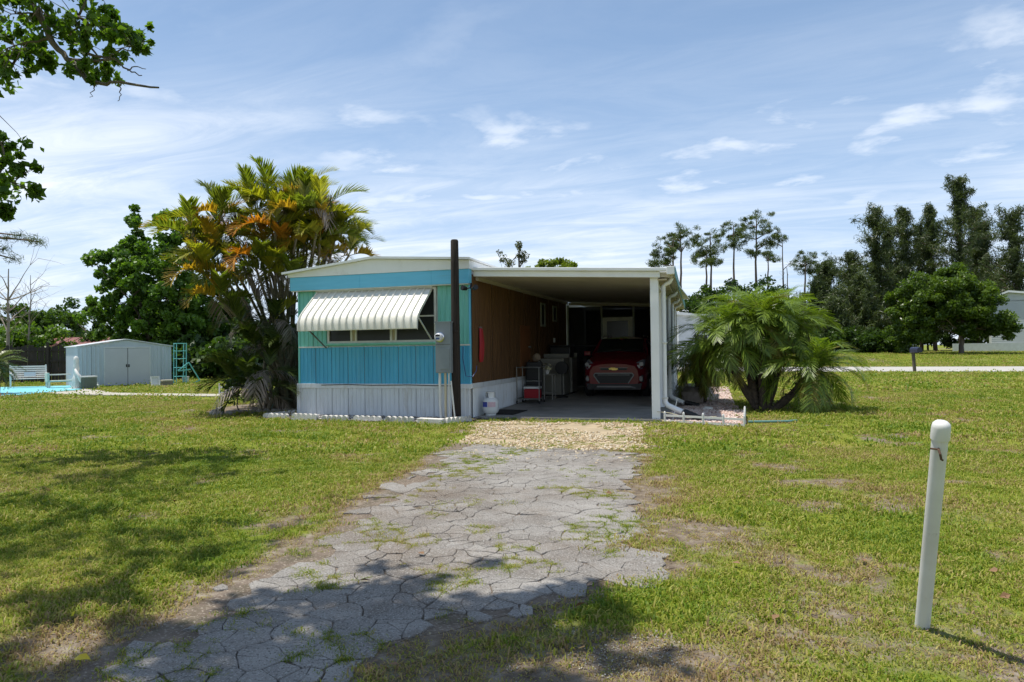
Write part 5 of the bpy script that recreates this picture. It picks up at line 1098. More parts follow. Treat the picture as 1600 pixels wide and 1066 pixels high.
# tulip ornament
tu = onground(422, 641); tp_ = empty('tulip_ornament', tu, YAW, 'pale painted tulip ornament in the palm bed', 'ornament')
MB().prism([(-0.08,0.22),(-0.04,0.17),(0.04,0.17),(0.08,0.24),(0.085,0.36),(0.045,0.30),(0.0,0.38),(-0.04,0.31),(-0.085,0.35)], 'y', -0.012, 0.012).build('blossom', mat('pale_tulip', (0.56,0.60,0.58), 0.6), tp_)
MB().box(-0.01,0.01,-0.008,0.008,-0.05,0.17).prism([(0,0.0),(0.05,0.05),(0.10,0.18),(0.03,0.10)], 'y', -0.006, 0.006).prism([(0,0.0),(-0.05,0.05),(-0.06,0.16),(-0.02,0.10)], 'y', -0.005, 0.007).build('leaf', mat('dull_green_paint', (0.10,0.20,0.16), 0.6), tp_)

# ------------------------------------------------------------------ palms
def frond_mesh(name, L_, nl, arch, ll, m, seed, vee=0.6, sweep=0.9, droop=0.35, lw=0.03, petiole=0.18, ragged=0.0):
    """frond in its own space: starts at the origin, runs out along +X and bends down"""
    r = np.random.default_rng(seed); V = []; Fc = []; A = []; ns = 12
    pts = []; a = 0.0; p = np.zeros(3)
    for i in range(ns+1):
        pts.append(p.copy()); ang = -arch*(i/ns)**1.4; p = p + np.array([math.cos(ang), 0, math.sin(ang)])*L_/ns
    pts = np.array(pts)
    def at(u):
        f = u*ns; i = min(int(f), ns-1); w = f-i; q = pts[i]*(1-w)+pts[i+1]*w; t = pts[i+1]-pts[i]; return q, t/np.linalg.norm(t)
    w0 = 0.016*L_/1.6
    for i in range(ns):
        k = len(V); 
        for j, q in ((i, pts[i]), (i+1, pts[i+1])):
            w = w0*(1-0.85*j/ns); V += [q+np.array([0,-w,0]), q+np.array([0,w,0]), q+np.array([0,0,w])]
        Fc += [(k,k+1,k+4,k+3),(k+1,k+2,k+5,k+4),(k+2,k,k+3,k+5)]; A += [0.75]*6
    for i in range(nl):
        u = petiole+(1-petiole)*(i+0.5)/nl; q, t = at(u); up = np.array([-t[2],0,t[0]])
        size = ll*(0.35+0.65*math.sin(math.pi*min(1, 0.18+0.82*(u-petiole)/(1-petiole)))**0.8)
        for s in (-1, 1):
            if r.random() < ragged: continue
            vv = vee+r.normal(0,0.12); side = np.array([0,s,0])*math.cos(vv)+up*math.sin(vv); sw = sweep*(0.7+0.6*u)+r.normal(0,0.08)
            d = side*math.cos(sw)+t*math.sin(sw); d /= np.linalg.norm(d); l = size*r.uniform(0.85,1.1); wv = np.cross(d, up if abs(np.dot(d,up)) < 0.9 else t); wv /= np.linalg.norm(wv); wd = lw*size/ll*0.5+0.004
            m1 = q+d*l*0.5+np.array([0,0,-droop*l*0.12]); e = q+d*l+np.array([0,0,-droop*l*0.55]); k = len(V); c = r.uniform(0,1)
            V += [q-wv*wd*0.4, q+wv*wd*0.4, m1+wv*wd, m1-wv*wd, e+wv*0.003, e-wv*0.003]; Fc += [(k,k+1,k+2,k+3),(k+3,k+2,k+4,k+5)]; A += [c]*6
    return np_mesh(name, np.array(V), np.array(Fc), m, {'v': np.array(A)})
A_green = leafmat('areca_green', (0.070,0.105,0.014), (0.175,0.205,0.026), trans=0.45, spec=0.5)
A_lime = leafmat('areca_lime', (0.16,0.18,0.016), (0.33,0.31,0.028), trans=0.45, spec=0.5)
A_gold = leafmat('areca_gold', (0.25,0.19,0.018), (0.40,0.29,0.035), trans=0.45, tint=(1.4,1.2,0.5))
A_orange = leafmat('areca_orange', (0.34,0.15,0.014), (0.50,0.27,0.03), trans=0.4, tint=(1.4,1.1,0.5))
A_dead = leafmat('areca_dead', (0.14,0.11,0.085), (0.30,0.25,0.21), trans=0.15, tint=(1,1,1))
fm = {}
for nm, m in (('green',A_green),('lime',A_lime),('gold',A_gold),('orange',A_orange)):
    fm[nm] = [frond_mesh('frond', 1.25, 40, 1.2+0.3*i, 0.40, m, 100+i, 0.70, 0.80, 0.30, 0.032, 0.14) for i in range(2)]
A_dark = leafmat('areca_shade', (0.028,0.050,0.010), (0.085,0.115,0.020), trans=0.35)  # shaded copy of the green: shade put into the low fronds' colour
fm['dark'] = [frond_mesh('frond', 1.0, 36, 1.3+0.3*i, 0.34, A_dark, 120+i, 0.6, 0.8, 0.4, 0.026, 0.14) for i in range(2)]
fm['dead'] = [frond_mesh('frond', 1.3, 30, 2.5, 0.40, A_dead, 200+i, -0.3, 0.6, 0.9, 0.022, 0.1, 0.25) for i in range(2)]
def areca():
    base = Vector((-10.35, 14.6, 0)); root = empty('areca_palm_clump', base, 0, 'tall yellowing cane palm clump left of the mobile home', 'palm')
    r = np.random.default_rng(77)
    # heads: pixel of each crown's heart, distance
    heads = [(345,300,16.0),(392,296,17.0),(420,285,16.6),(450,290,17.2),(478,268,16.8),(500,300,16.4),(495,330,17),(298,352,15.6),(330,380,15.8),(430,320,16),(462,330,17.4),(520,345,17.5),(545,378,17.6),(480,365,16.8),(322,432,15.4),(440,385,16.4),(505,385,17.4),(345,470,15.4),(375,510,15.2),(400,545,15.2),(430,500,15.6),(385,590,14.8),(420,580,14.9),(425,545,15.4),(365,600,15.2),(400,615,14.7),(415,600,15.4),(440,300,17.5),(470,300,16.2),(525,330,17.5),(470,290,17.4),(455,355,17.5)]
    heads += [(372,340,17.5),(410,365,17.4),(395,405,15.6),(420,430,16),(450,440,16.2),(360,425,16.2),(335,345,16.2),(500,350,16.6),(470,380,16.9)]
    for hi, (px, py, dd) in enumerate(heads):
        py = py+38 if py < 345 else py+22 if py < 400 else py
        h = AD(px, py, dd)-base; h = Vector(h); low = py > 480
        foot = Vector((r.normal(0,0.32), r.normal(0,0.40), 0.0))
        mid = foot*0.7+h*0.3+Vector((0,0,h.z*0.16)); pts = []
        n = 8
        for i in range(n+1):
            u = i/n; pts.append(foot*(1-u)**2+mid*2*u*(1-u)+h*u*u)
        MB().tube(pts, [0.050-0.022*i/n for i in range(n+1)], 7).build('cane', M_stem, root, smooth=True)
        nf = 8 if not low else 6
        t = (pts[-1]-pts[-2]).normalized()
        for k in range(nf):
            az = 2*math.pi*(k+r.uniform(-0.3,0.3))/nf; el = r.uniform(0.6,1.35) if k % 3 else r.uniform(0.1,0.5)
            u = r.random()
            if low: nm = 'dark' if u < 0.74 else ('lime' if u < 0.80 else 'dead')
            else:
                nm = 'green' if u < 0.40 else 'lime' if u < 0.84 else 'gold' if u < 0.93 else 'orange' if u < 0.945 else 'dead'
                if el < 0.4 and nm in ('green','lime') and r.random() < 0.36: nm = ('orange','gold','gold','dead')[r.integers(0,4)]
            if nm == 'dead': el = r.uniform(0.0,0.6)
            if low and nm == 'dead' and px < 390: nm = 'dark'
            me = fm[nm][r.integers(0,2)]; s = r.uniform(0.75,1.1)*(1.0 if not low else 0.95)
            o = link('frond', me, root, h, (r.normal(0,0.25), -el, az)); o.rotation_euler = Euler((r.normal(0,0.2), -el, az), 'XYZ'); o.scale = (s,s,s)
    # low inner fronds, mostly in the shade-darkened leaf colour, a few dead
    for k in range(34):
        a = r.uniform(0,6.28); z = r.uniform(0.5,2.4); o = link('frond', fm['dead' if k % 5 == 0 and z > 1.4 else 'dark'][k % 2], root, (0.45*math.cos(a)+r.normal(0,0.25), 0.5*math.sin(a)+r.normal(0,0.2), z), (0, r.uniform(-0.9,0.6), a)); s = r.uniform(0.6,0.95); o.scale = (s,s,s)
areca()
def canna(px, py, hgt, n, lab, lm, seed, w=0.5, name='shrub'):
    p = G(px, py); p.z = 0; return make_tree(name, p, lab, None, [((0,0,hgt*0.6),(w,w,hgt*0.38))], 14, 46, (0.16,0.16,0.14), 0.10, 0.05, lm, M_bark, 0.018, hgt*0.55, seed, 12, cat='shrub')
canna(372, 645, 1.15, 1, 'wispy dark shrub at the near edge of the palm bed', L_deep, 301, 0.40)
canna(395, 636, 0.8, 1, 'low dark shrub at the foot of the palm canes', L_deep, 302, 0.5)
P_fr = leafmat('date_palm_leaf', (0.060,0.110,0.012), (0.22,0.30,0.036), rough=0.4, trans=0.35, spec=0.5)
P_dry = leafmat('date_palm_dry', (0.15,0.12,0.07), (0.30,0.25,0.15), trans=0.2)
P_old = leafmat('date_palm_old', (0.10,0.10,0.018), (0.20,0.18,0.03), trans=0.3)
pfm = [frond_mesh('frond', 1.32, 50, 1.5+0.3*i, 0.30, P_fr, 400+i, 0.30, 0.66, 0.85, 0.011, 0.08) for i in range(3)]
pfo = [frond_mesh('frond', 1.2, 38, 1.9, 0.25, P_old, 410+i, 0.15, 0.62, 0.7, 0.018, 0.10) for i in range(2)]
pfd = [frond_mesh('frond', 1.0, 30, 2.2, 0.22, P_dry, 420, 0.0, 0.7, 0.9, 0.014, 0.1, 0.2)]
def date_palm(base, heads, nf, lab, seed, name='date_palm', rad=0.075, sc=1.0, oldp=0.15):
    root = empty(name, base, 0, lab, 'palm'); r = np.random.default_rng(seed); base = Vector(base)
    for (h, foot) in heads:
        h = Vector(h)-base; foot = Vector(foot); mid = foot*0.5+h*0.5+Vector((0,0,-0.12*abs(h.x-foot.x))); pts = []
        n = 9
        for i in range(n+1):
            u = i/n; pts.append(foot*(1-u)**2+mid*2*u*(1-u)+h*u*u)
        tm = MB()
        tm.tube(pts, [rad*(1.05-0.15*math.sin(i*1.7))*(1.0+0.25*(i/n)**3) for i in range(n+1)], 9)
        for i in range(60):                                  # old leaf bases
            u = r.random()**0.8; j = min(int(u*n), n-1); c = pts[j]+(pts[j+1]-pts[j])*(u*n-j); a = r.uniform(0,6.28); d = Vector((math.cos(a), math.sin(a), 0.6)); tm.bar(c+d*rad*0.7, c+d*rad*1.35, 0.035, 0.02)
        tm.build('trunk', M_palmtrunk, root)
        for k in range(nf):
            az = k*2.39996+r.normal(0,0.15); f = k/nf; el = 1.40-1.90*f+r.normal(0,0.1)
            lst = pfo if (f > 0.72 and r.random() < 0.5) or r.random() < oldp*0.4 else pfm
            if f > 0.93 and r.random() < 0.5: lst = pfd
            o = link('frond', lst[r.integers(0,len(lst))], root, h, None); o.rotation_euler = Euler((r.normal(0,0.25), -el, az), 'XYZ'); s = sc*r.uniform(0.82,1.12)*(0.8+0.2*min(1,f*3)); o.scale = (s,s,s)
b0 = G(1192, 642)
hd = [(AD(1158,522,14.8),(-0.10,0.05,0)),(AD(1190,505,14.6),(0.0,0,0)),(AD(1228,525,14.9),(0.08,0.03,0)),(AD(1272,580,14.2),(0.16,-0.04,0)),(AD(1165,495,15.6),(-0.02,0.12,0)),(AD(1128,540,14.9),(-0.10,0.06,0)),(AD(1215,500,15.4),(0.05,0.10,0))]
date_palm(b0, hd, 36, 'bushy multi-trunk date palm right of the carport', 55)
b1 = Vector((-0.55, 17.2, 0)); date_palm(b1, [((-0.55,17.2,1.05),(0,0,0)),((-0.75,17.5,0.8),(-0.1,0.1,0))], 26, 'smaller shaded date palm between the carport and the large palm', 56, 'small_palm', 0.07, 0.85, 0.6)
# cycad at the left edge
c0 = AD(-12, 560, 24); c0.z = 0
C_fr = leafmat('cycad_leaf', (0.055,0.075,0.012), (0.14,0.16,0.03), rough=0.4, trans=0.25)
cfm = [frond_mesh('frond', 1.1, 44, 1.1+0.4*i, 0.16, C_fr, 430+i, 0.5, 0.5, 0.1, 0.016, 0.08) for i in range(2)]
cy = empty('cycad', c0, 0, 'cycad with stiff arching fronds at the left edge', 'cycad'); MB().lathe([(0.22,-0.05),(0.24,0.3),(0.22,0.6),(0.16,0.95),(0.10,1.1)], 10).build('trunk', M_palmtrunk, cy)
r = np.random.default_rng(9)
for k in range(46):
    el = 1.2-1.9*k/46; o = link('frond', cfm[k % 2], cy, (0,0,1.0), None); o.rotation_euler = Euler((r.normal(0,0.1), -el, k*2.39996), 'XYZ'); s = r.uniform(0.8,1.05); o.scale = (s,s,s)
# little plants in the front bed
def small_plant(px, py, hgt, lab, lm, seed, nst=7, leaf=0.05):
    p = G(px, py); r = np.random.default_rng(seed); root = empty('bed_plant', (p.x, p.y, 0.02), 0, lab, 'plant'); st = MB(); V = []; A = []
    for k in range(nst):
        a = r.uniform(0,6.28); e = Vector((math.cos(a)*hgt*r.uniform(0.2,0.7), math.sin(a)*hgt*0.3, hgt*r.uniform(0.5,1))); pts = limb(st, (0,0,0), e, 0.006, 0.002, r, 0.1, 4, 4)
        for q in pts[2:]:
            for _ in range(2):
                d = r.normal(size=3); d /= np.linalg.norm(d); c = np.array(q); u = np.cross(d, r.normal(size=3)); u /= np.linalg.norm(u); V += [c, c+d*leaf*0.5+u*leaf*0.3, c+d*leaf, c+d*leaf*0.5-u*leaf*0.3]; A += [r.random()]*4
    st.build('stems', M_bark, root); link('leaves', np_mesh('leaves', np.array(V), np.arange(len(V)).reshape(-1,4), lm, {'v': np.array(A)}), root)
small_plant(513, 650, 0.34, 'dry brown twiggy plant in the front bed under the awning', P_dry, 501, 9, 0.035)
small_plant(652, 652, 0.34, 'small green leafy plant in the front bed near the meter box', L_oak, 502, 9, 0.06)

# ------------------------------------------------------------------ right background
make_tree('mango_tree', (lambda q: (q.x, q.y, 0.48))(AD(1502, 553, 66)), 'rounded dense tree in front of the right-hand house', None,
    [((-2.0,0,4.6),(4.2,4.0,3.2)),((1.4,0,4.2),(2.9,3.0,2.8)),((-1.0,0,6.4),(2.8,2.8,1.9)),((-4.6,0,2.6),(2.4,2.4,2.3)),((3.6,0,2.5),(1.4,1.4,1.2))], 280, 200, (0.72,0.72,0.55), 0.36, 0.17, L_mango, M_bark, 0.25, 3.4, 61, 26, cshell=0.42)
def casuarina(px, top, dist, lab, seed, w=0.2, name='casuarina_tree', basepx=None, dens=1.0):
    r = np.random.default_rng(seed); p = AD(px, 550, dist); z0 = float(terrain(p.x, p.y)); tz = AD(px, top, dist).z-z0; root = empty(name, (p.x,p.y,z0), 0, lab, 'tree', 'feathery dark trees along the far lawn'); mb = MB()
    tp = limb(mb, (0,0,-0.1), (r.normal(0,0.3), r.normal(0,0.3), tz*0.97), 0.28, 0.04, r, 0.02, 12, 7); C = []; Rd = []
    nb = int(95*dens); w = w*1.4
    for k in range(nb):
        u = 0.10+0.88*(k+r.random())/nb; j = min(int(u*12), 11); s = tp[j]+(tp[j+1]-tp[j])*(u*12-j); a = r.uniform(0,6.28); l = tz*w*(1.08-u)**0.62*r.uniform(0.3,1.3)*(0.8+0.35*math.sin(u*15+seed)); l = max(l, 0.35)
        e = s+Vector((math.cos(a)*l, math.sin(a)*l, l*r.uniform(0.15,0.75))); pts = limb(mb, s, e, 0.05, 0.012, r, 0.1, 4, 4)
        for q in pts[1:]: C.append(np.array(q)); Rd.append(np.array([0.55,0.55,0.75])*r.uniform(0.6,1.25))
        C.append(np.array(s)); Rd.append(np.array([0.5,0.5,0.7]))
    V, Q, v = leaf_cloud(np.array(C), np.array(Rd), 34, 0.62, 0.085, r, 0.1, 0.7, shell=0.6)
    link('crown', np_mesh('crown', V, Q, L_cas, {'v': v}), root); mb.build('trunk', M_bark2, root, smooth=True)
for a in [(1372,318,84,'feathery dark tree with leaning top, leftmost of the tall group',71,0.17),(1418,318,88,'tall feathery dark tree behind the round tree',72,0.15),(1462,312,90,'second tall feathery tree behind the round tree',73,0.14),(1502,268,82,'tallest airy feathery tree above the right house',74,0.17),(1545,345,92,'feathery dark tree right of the tallest one',75,0.16),(1592,322,84,'feathery dark tree at the right edge',76,0.18),
          (1330,392,92,'shorter dark feathery tree left of the tall group',77,0.24),(1296,405,88,'bushy dark feathery tree above the date palm',78,0.28),(1275,440,80,'low dark feathery tree just right of the date palm',79,0.30),(1345,430,78,'broad dark feathery tree at the lawn edge',80,0.32),(1400,420,86,'dark feathery tree hidden behind the round tree',81,0.26),(1240,470,84,'low dark tree behind the date palm top',82,0.30),(1310,470,74,'dark low feathery tree in the middle of the far hedge',83,0.34),(1570,420,88,'dark feathery tree behind the right house roof',84,0.28),(1640,330,86,'feathery tree just past the right edge',85,0.2),(1395,352,92,'feathery dark tree between the leaning one and its neighbour',86,0.2),(1440,345,96,'feathery dark tree in the gap behind the round tree',87,0.2),(1530,318,94,'feathery dark tree just right of the tallest',88,0.2)]: casuarina(*a)
def bush(px, top, dist, w, lab, lm, seed, ll=0.42):
    p = AD(px, 550, dist); z0 = float(terrain(p.x,p.y)); tz = AD(px, top, dist).z-z0
    make_tree('background_bush', (p.x,p.y,z0), lab, 'bushes along the far lawn', [((0,0,tz*0.5),(w,w*0.8,tz*0.45)),((w*0.5,0,tz*0.3),(w*0.7,w*0.6,tz*0.3)),((-w*0.5,0,tz*0.3),(w*0.7,w*0.6,tz*0.3))], 50, 130, (0.8,0.8,0.65), ll, 0.2, lm, M_bark, 0.15, tz*0.45, seed, 8, cat='bush')
for a in [(1110,440,70,3.6,'green bush behind the date palm, left side',L_deep,91),(1150,425,76,3.2,'green tree crown above the left of the date palm',L_oak,92),(1185,432,72,3.0,'bushy green tree behind the date palm top',L_deep,93),(1212,415,74,2.2,'dense green tree below the tall pine trunks',L_oak,94),(1080,460,66,2.6,'low bush just right of the carport gutter',L_deep,95),(1262,520,76,3.6,'low dark hedge bush at the lawn edge behind palm',L_deep,96),(1320,510,74,4.0,'low dark hedge bush beside the round tree',L_deep,97),(1365,520,72,3.4,'low dark hedge bush touching the round tree',L_deep,98),(1300,412,96,4.4,'tall bushy tree behind the dark hedge',L_oak,99),(1560,440,100,5.0,'bushy green tree far behind the right house',L_oak,100),(1450,440,98,5.5,'bushy green tree far behind the round tree',L_deep,101),(1230,500,72,2.6,'low bush right behind the date palm crown',L_oak,102),(1500,480,95,6,'wide bush behind the right-hand house',L_deep,103)]: bush(*a)
def pine(px, top, dist, lab, seed, clumps, name='slash_pine'):
    """clumps: pixel spots of needle tufts with their pixel radius"""
    r = np.random.default_rng(seed); p = AD(px, 548, dist); z0 = float(terrain(p.x,p.y)); b = Vector((p.x,p.y,z0)); root = empty(name, b, 0, lab, 'tree', 'tall thin pines beyond the carport'); mb = MB()
    tz = AD(px, top, dist)-b; tp = limb(mb, (0,0,-0.1), tz, 0.22, 0.05, r, 0.02, 12, 7); C = []; Rd = []
    for (cx, cy, cr_) in clumps:
        c = AD(cx, cy, dist+r.normal(0,1.0))-b; rad = cr_/F*dist; hz = c.z-0.9*rad; k = min(range(len(tp)), key=lambda i: abs(tp[i].z-hz)); pts = limb(mb, tp[k], c, 0.07, 0.02, r, 0.12, 5, 5)
        for q in range(11): C.append(np.array(c)+r.normal(0,1,3)*np.array([rad*0.75,rad*0.75,rad*0.42])); Rd.append(np.array([0.50,0.50,0.32])*r.uniform(0.5,1.25))
    V, Q, v = leaf_cloud(np.array(C), np.array(Rd), 60, 0.42, 0.055, r, 0.3, -0.4, shell=0.6)
    link('crown', np_mesh('crown', V, Q, L_pine, {'v': v}), root); mb.build('trunk', M_bark2, root, smooth=True)
pine(1064, 362, 72, 'slim pine just right of the carport roof corner', 111, [(1064,365,14),(1050,372,10),(1078,374,10),(1058,385,9)])
pine(1052, 372, 70, 'short leaning pine above the carport roof corner', 112, [(1040,380,12),(1030,398,12),(1048,392,9),(1024,412,8),(1042,408,8)])
pine(1110, 368, 75, 'thin pine with a small round top left of the big pine', 113, [(1110,372,13),(1100,385,12),(1120,388,11),(1096,402,10),(1114,405,9)])
pine(1104, 392, 74, 'thin forked pine under the small round top', 114, [(1096,398,9),(1108,410,8)])
pine(1146, 352, 78, 'slender pine behind the big spreading pine', 115, [(1146,356,12),(1136,368,10),(1156,366,10),(1148,385,8)])
pine(1182, 338, 74, 'largest pine with spreading flat crown', 116, [(1190,342,15),(1166,352,15),(1206,362,14),(1180,362,15),(1158,372,12),(1216,374,8),(1196,380,10),(1176,392,9)])
pine(1258, 402, 80, 'small round-topped pine left of the dark trees', 117, [(1258,402,13),(1247,412,11),(1270,410,11),(1258,424,9)])
pine(1200, 395, 85, 'thin pine below the spreading crown', 118, [(1192,396,8),(1202,405,8)])
for (px, top, lab, sd) in [(1226, 368, 'bare dead pine right of the big spreading pine', 121), (1237, 418, 'short dead trunk snag right of the bare pine', 122)]:
    p = AD(px, 548, 76); z0 = 0.45; bare_tree((p.x,p.y,z0), AD(px, top, 76).z-z0, lab, sd, M_bark, 0.16, 9 if sd == 121 else 2, 0.16 if sd == 121 else 0.03, 'dead_pine')
# tree tops over the carport roof
p = AD(862, 548, 40); p.z = 0; tz = AD(862, 402, 40).z
make_tree('yellow_green_tree', p, 'yellow green tree showing above the carport roof', None, [((0,0,tz-0.75),(1.5,1.2,0.75)),((-1.0,0,tz-1.0),(0.9,0.8,0.6)),((1.3,0,tz-0.95),(1.0,0.8,0.6))], 46, 110, (0.30,0.30,0.22), 0.26, 0.12, leafmat('leaf_lime',(0.07,0.11,0.014),(0.20,0.25,0.03)), M_bark, 0.12, tz-1.2, 131, 14)
p = AD(812, 548, 46); p.z = 0; tz = AD(812, 370, 46).z
make_tree('sparse_tree', p, 'sparse grey-green tree rising above the home roof', None, [((0,0,tz-0.4),(0.5,0.5,0.5)),((-1.2,0,tz-1.3),(0.5,0.5,0.4)),((0.2,0,tz-1.5),(0.4,0.4,0.4)),((-0.6,0,tz-1.9),(0.4,0.4,0.3)),((0.3,0,tz-0.9),(0.4,0.4,0.5))], 15, 26, (0.26,0.26,0.22), 0.2, 0.09, leafmat('leaf_grey',(0.05,0.06,0.035),(0.12,0.13,0.08)), M_bark, 0.10, tz-1.2, 132, 15, twigs=2)

# right-hand neighbour with lap siding
hr = AD(1628, 553, 70); hz = float(terrain(hr.x, hr.y)); nh = empty('neighbour_house', (hr.x, hr.y, hz), YAW-R(33), 'pale grey lap-sided house at the right edge behind the round tree', 'house')
M_lap = mat('pale_lap_siding', (0.50,0.53,0.56), 0.6, (0.45,0.48,0.51), 1, 0.5)
sc = 0.8*70/F; eave = (AD(1590,462,70).z-hz); wl = -(1628-1548)*sc; wr = 7.0; z = 0.95
while z < eave-0.05:
    MB().add([(wl,0,z),(wr,0,z),(wr,0.025,z+0.2),(wl,0.025,z+0.2),(wl,0.03,z),(wr,0.03,z)], [(0,1,2,3),(0,4,5,1)]).build('siding_board', M_lap, nh); z += 0.205
MB().box(wl, wr, 0.04, 6, 0.0, eave).build('wall', M_lap, nh); MB().box(wl-3.5, wr, -0.04, 0.03, 0.0, 0.92).build('skirting', mat('pale_block', (0.50,0.54,0.56), 0.7), nh)
pk = AD(1577,455,70).z-hz
MB().prism([(wl-0.4,eave-0.35),((1577-1628)*sc,pk-0.02),(wr+3,pk-1.9),(wr+3,pk-1.7),((1577-1628)*sc,pk+0.18),(wl-0.4,eave-0.15)], 'y', -0.3, 9).build('roof', M_white, nh)
MB().prism([(wl,eave-0.35),((1577-1628)*sc,pk-0.05),(wr,pk-1.4),(wr,eave-0.5),(wl,eave-0.5)], 'y', 0.0, 0.04).build('gable', M_lap, nh)
# white neighbour behind the carport gutter
nw = AD(1098, 548, 46); wh2 = empty('white_outbuilding', (nw.x, nw.y, 0), YAW, 'white outbuilding glimpsed between carport and date palm', 'building')
MB().box(-1.6,1.6,0,4,0,3.6).build('wall', mat('pale_blue_white', (0.52,0.55,0.58), 0.6), wh2); MB().prism([(-1.8,3.6),(1.8,3.2),(1.8,3.35),(-1.8,3.78)], 'y', -0.2, 4.2).build('roof', M_white, wh2)
MB().box(-0.5,0.3,-0.03,0.0,1.2,2.2).build('window', M_glass, wh2)
# mailbox
mq = G(1429.5, 583); mbox = empty('mailbox', (mq.x, mq.y, 0), YAW+R(8), 'dark mailbox on a leaning wooden post by the road', 'mailbox')
MB().bar((0,0,-0.05),(-0.07,0,0.98), 0.11, 0.10).build('post', M_bark, mbox)
bx = MB().prism([(-0.13,0.0),(0.13,0.0),(0.13,0.15),(0.09,0.23),(0.0,0.26),(-0.09,0.23),(-0.13,0.15)], 'y', -0.26, 0.26).build('box', mat('navy_enamel', (0.02,0.024,0.05), 0.4), mbox, loc=(0.08,0,0.98)); MB().box(-0.11,0.11,-0.275,-0.262,0.02,0.19).build('door', MATS['navy_enamel'], bx); MB().box(0.135,0.15,-0.05,0.1,0.08,0.14).build('flag', M_red, bx)
MB().box(-0.2,0.2,-0.06,0.06,0.95,0.98).build('shelf', M_bark, mbox)

# ------------------------------------------------------------------ overhanging trees that shade the foreground
def overhang(name, base, lab, clumps, top, lm, seed, nleaf, ll, lw, limbs, trunk_r, nsub=9):
    r = np.random.default_rng(seed); root = empty(name, base, 0, lab, 'tree'); base = Vector(base); mb = MB(); tp = limb(mb, (0,0,-0.2), top, trunk_r, trunk_r*0.5, r, 0.04, 8, 10); C = []; Rd = []; nodes = list(tp[5:])
    for path, r0 in limbs:                                  # boughs with given courses
        pts = [Vector(p)-base for p in path]; fine = []
        for i in range(len(pts)-1):
            for k in range(4): fine.append(pts[i]+(pts[i+1]-pts[i])*k/4+Vector(r.normal(0,0.012,3)))
        fine.append(pts[-1]); m = len(fine); mb.tube(fine, [r0*(1-0.9*i/m)+0.003 for i in range(m)], 7, caps=False); nodes += fine[3:]
    order = sorted(clumps, key=lambda c: (Vector(c[0])-base-Vector(top)).length)
    for (c, rad) in order:
        c = Vector(c)-base; s = min(nodes, key=lambda q: (q-c).length + 0.35*abs((q-Vector(top)).length)*0); far = (s-c).length
        pts = limb(mb, s, c, 0.012+0.012*min(far,3), 0.006, r, 0.10, 6, 5) if far > 0.05 else [c]*6
        nodes += pts[3:]
        for q in range(nsub):
            e = c+Vector(r.normal(0, rad*0.62, 3)); limb(mb, pts[-1-int(r.integers(0, 3))], e, 0.007, 0.002, r, 0.12, 4, 4); C.append(np.array(e)); Rd.append(np.full(3, rad*0.40)*r.uniform(0.6,1.3))
    V, Q, v = leaf_cloud(np.array(C), np.array(Rd), nleaf, ll, lw, r, 0.5, 0.3, shell=0.75)
    link('crown', np_mesh('crown', V, Q, lm, {'v': v}), root); mb.build('trunk', M_bark, root, smooth=True)
# tree left of the view: the branch that hangs into the top left corner
tb = AD(-420, 560, 9.5); tb.z = 0
ttop = tb+Vector((0.4,0.3,6.6))
vis = [((18,22),0.42),((62,12),0.40),((12,75),0.36),((45,62),0.30),((70,98),0.22),((112,22),0.36),((150,40),0.34),((140,72),0.30),((178,44),0.24),((205,72),0.26),((222,66),0.16),((125,105),0.22),((165,108),0.20),((20,100),0.22),((95,50),0.3),((-30,60),0.6),((60,-30),0.5),((150,-25),0.4)]
cl = [(AD(x, y, 9.3+0.4*math.sin(x)), rd*0.8) for (x, y), rd in vis]
cl += [(AD(6, 256, 9), 0.20), (AD(24, 288, 9), 0.22), (AD(-10, 290, 9), 0.3), (AD(4, 228, 9), 0.16), (AD(2, 330, 9), 0.10), (AD(-60, 180, 9), 0.6)]
for (x, y) in [(40,735),(120,750),(230,742),(320,748),(60,790),(20,830),(150,800),(240,765),(330,835),(230,845),(110,850),(20,875),(280,735),(-60,800),(-80,870),(70,765)]: cl.append((shade(x, y, 7.6+0.6*math.sin(x*0.7)), 0.62))
for (x, y) in [(60,960),(140,930),(40,1020),(200,900),(90,1060)]: cl.append((shade(x, y, 7.2), 0.42))
bough = [([ttop+Vector((0,0,-0.6)), AD(-180,-90,9.4), AD(0,-45,9.3), AD(55,10,9.2), AD(80,60,9.2), AD(105,92,9.2), AD(138,126,9.1), AD(190,132,9.1), AD(248,137,9.0)], 0.07),
         ([AD(60,15,9.2), AD(85,40,9.3), AD(108,52,9.3), AD(140,40,9.3)], 0.03), ([AD(138,84,9.2), AD(165,90,9.2), AD(185,78,9.2), AD(215,82,9.2)], 0.018), ([AD(105,92,9.2), AD(150,96,9.2), AD(178,92,9.1), AD(200,108,9.1), AD(222,118,9.1)], 0.02),
         ([AD(190,132,9.1), AD(188,146,9.1), AD(184,158,9.1)], 0.006), ([AD(150,128,9.1), AD(146,140,9.1), AD(140,152,9.1)], 0.006), ([AD(200,108,9.1), AD(215,104,9.1), AD(228,108,9.1)], 0.006)]
overhang('shade_tree', tb, 'overhanging leafy branch in the upper left corner', cl, (0.4,0.3,6.6), leafmat('leaf_overhang', (0.035,0.085,0.010), (0.13,0.215,0.024), trans=0.5), 141, 20, 0.125, 0.08, bough, 0.26)
tb2 = Vector((-2.2, -2.6, 0)) - RT*2.0
cl = []
for (x, y) in [(230,1010),(330,985),(430,965),(530,955),(620,950),(700,965),(800,955),(870,965),(280,1060),(380,1040),(500,1010),(600,1000),(680,1015),(760,1000),(460,1075),(560,1060),(650,1062),(740,1050),(820,1010),(860,990),(330,1100),(500,1130),(650,1120),(250,1130),(800,1100),(150,1110)]:
    cl.append((shade(x, y, 6.6+0.7*math.sin(x*1.3+y)), 0.40))
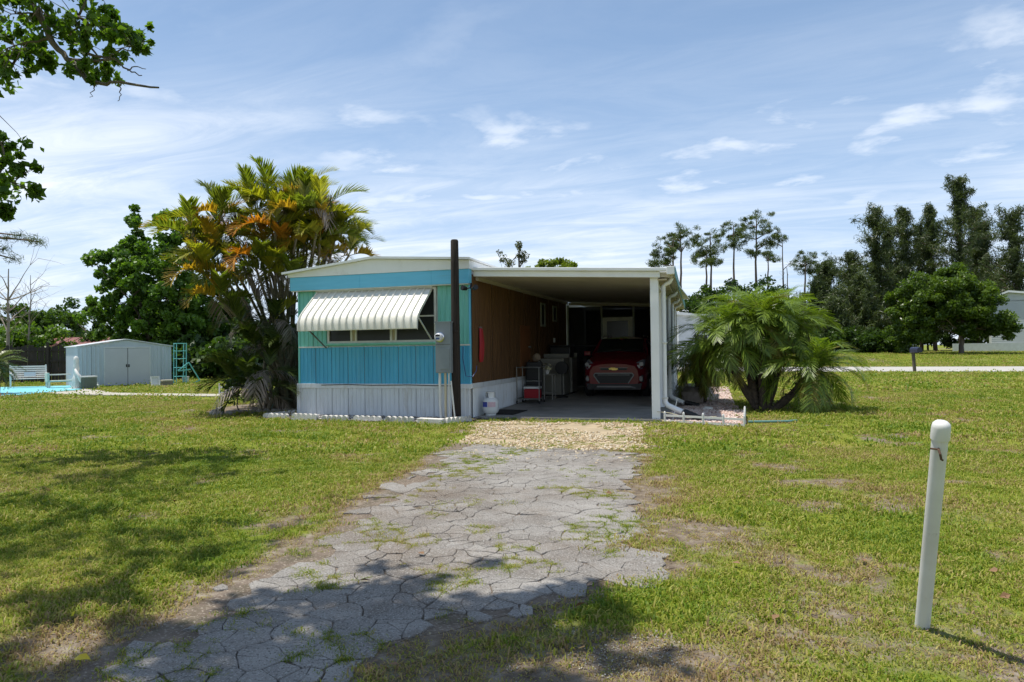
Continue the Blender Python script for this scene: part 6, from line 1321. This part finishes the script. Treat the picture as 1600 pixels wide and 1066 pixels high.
overhang('roadside_tree', tb2, 'leafy tree whose crown shades the near end of the driveway', cl, (1.2,1.6,6.0), MATS['leaf_overhang'], 142, 34, 0.14, 0.085, [], 0.24)
# pine sprig at the left edge
r = np.random.default_rng(150); tb3 = AD(-300, 560, 13); tb3.z = 0; pr = empty('roadside_pine', tb3, 0, 'pine branch tip at the left edge below the leafy branch', 'tree'); mb = MB(); tp = limb(mb, (0,0,-0.1), (0.2,0.1,8), 0.2, 0.08, r, 0.02, 10, 8); C = []; Rd = []
for (x, y) in [(12,372),(30,368),(50,375),(22,405),(5,390),(60,378),(-20,380)]:
    c = AD(x, y, 13)-tb3; limb(mb, tp[5], c, 0.05, 0.012, r, 0.05, 8, 5); C.append(np.array(c)); Rd.append(np.array([0.20,0.2,0.11]))
V, Q, v = leaf_cloud(np.array(C), np.array(Rd), 90, 0.16, 0.010, r, 0.2, -0.3, shell=0.6); link('crown', np_mesh('crown', V, Q, L_pine, {'v': v}), pr); mb.build('trunk', M_bark2, pr, smooth=True)
# fallen leaves
lf = MB().add([(-0.03,0,0),(0,-0.02,0.006),(0.035,0,0.002),(0,0.02,0.008)], [(0,1,2,3)]).mesh('fallen_leaf', mat('brown_leaf', (0.20,0.11,0.05), 0.7))
ly = MB().add([(-0.03,0,0),(-0.015,-0.018,0.012),(0.015,-0.016,0.016),(0.036,0,0.004),(0.012,0.018,0.018),(-0.012,0.016,0.012)], [(0,1,2,3,4,5)]).mesh('fallen_leaf', mat('yellow_leaf', (0.55,0.42,0.03), 0.6))
o = G(127, 1047); tag(link('fallen_leaf', ly, None, (o.x,o.y,0.045), (0.35,0.2,0.6)), 'bright yellow fallen leaf at the lower left corner', 'leaf')
for k in range(14):
    d = rng.uniform(2.6, 6.5); l = rng.uniform(-0.7,0.72)*d; x = d*FW.x+l*RT.x; y = d*FW.y+l*RT.y
    tag(link('fallen_leaf', lf, None, (x, y, 0.028), (rng.normal(0,0.3), rng.normal(0,0.3), rng.uniform(0,6.28))), 'small brown fallen leaf lying on the lawn or driveway', 'leaf', 'brown fallen leaves')
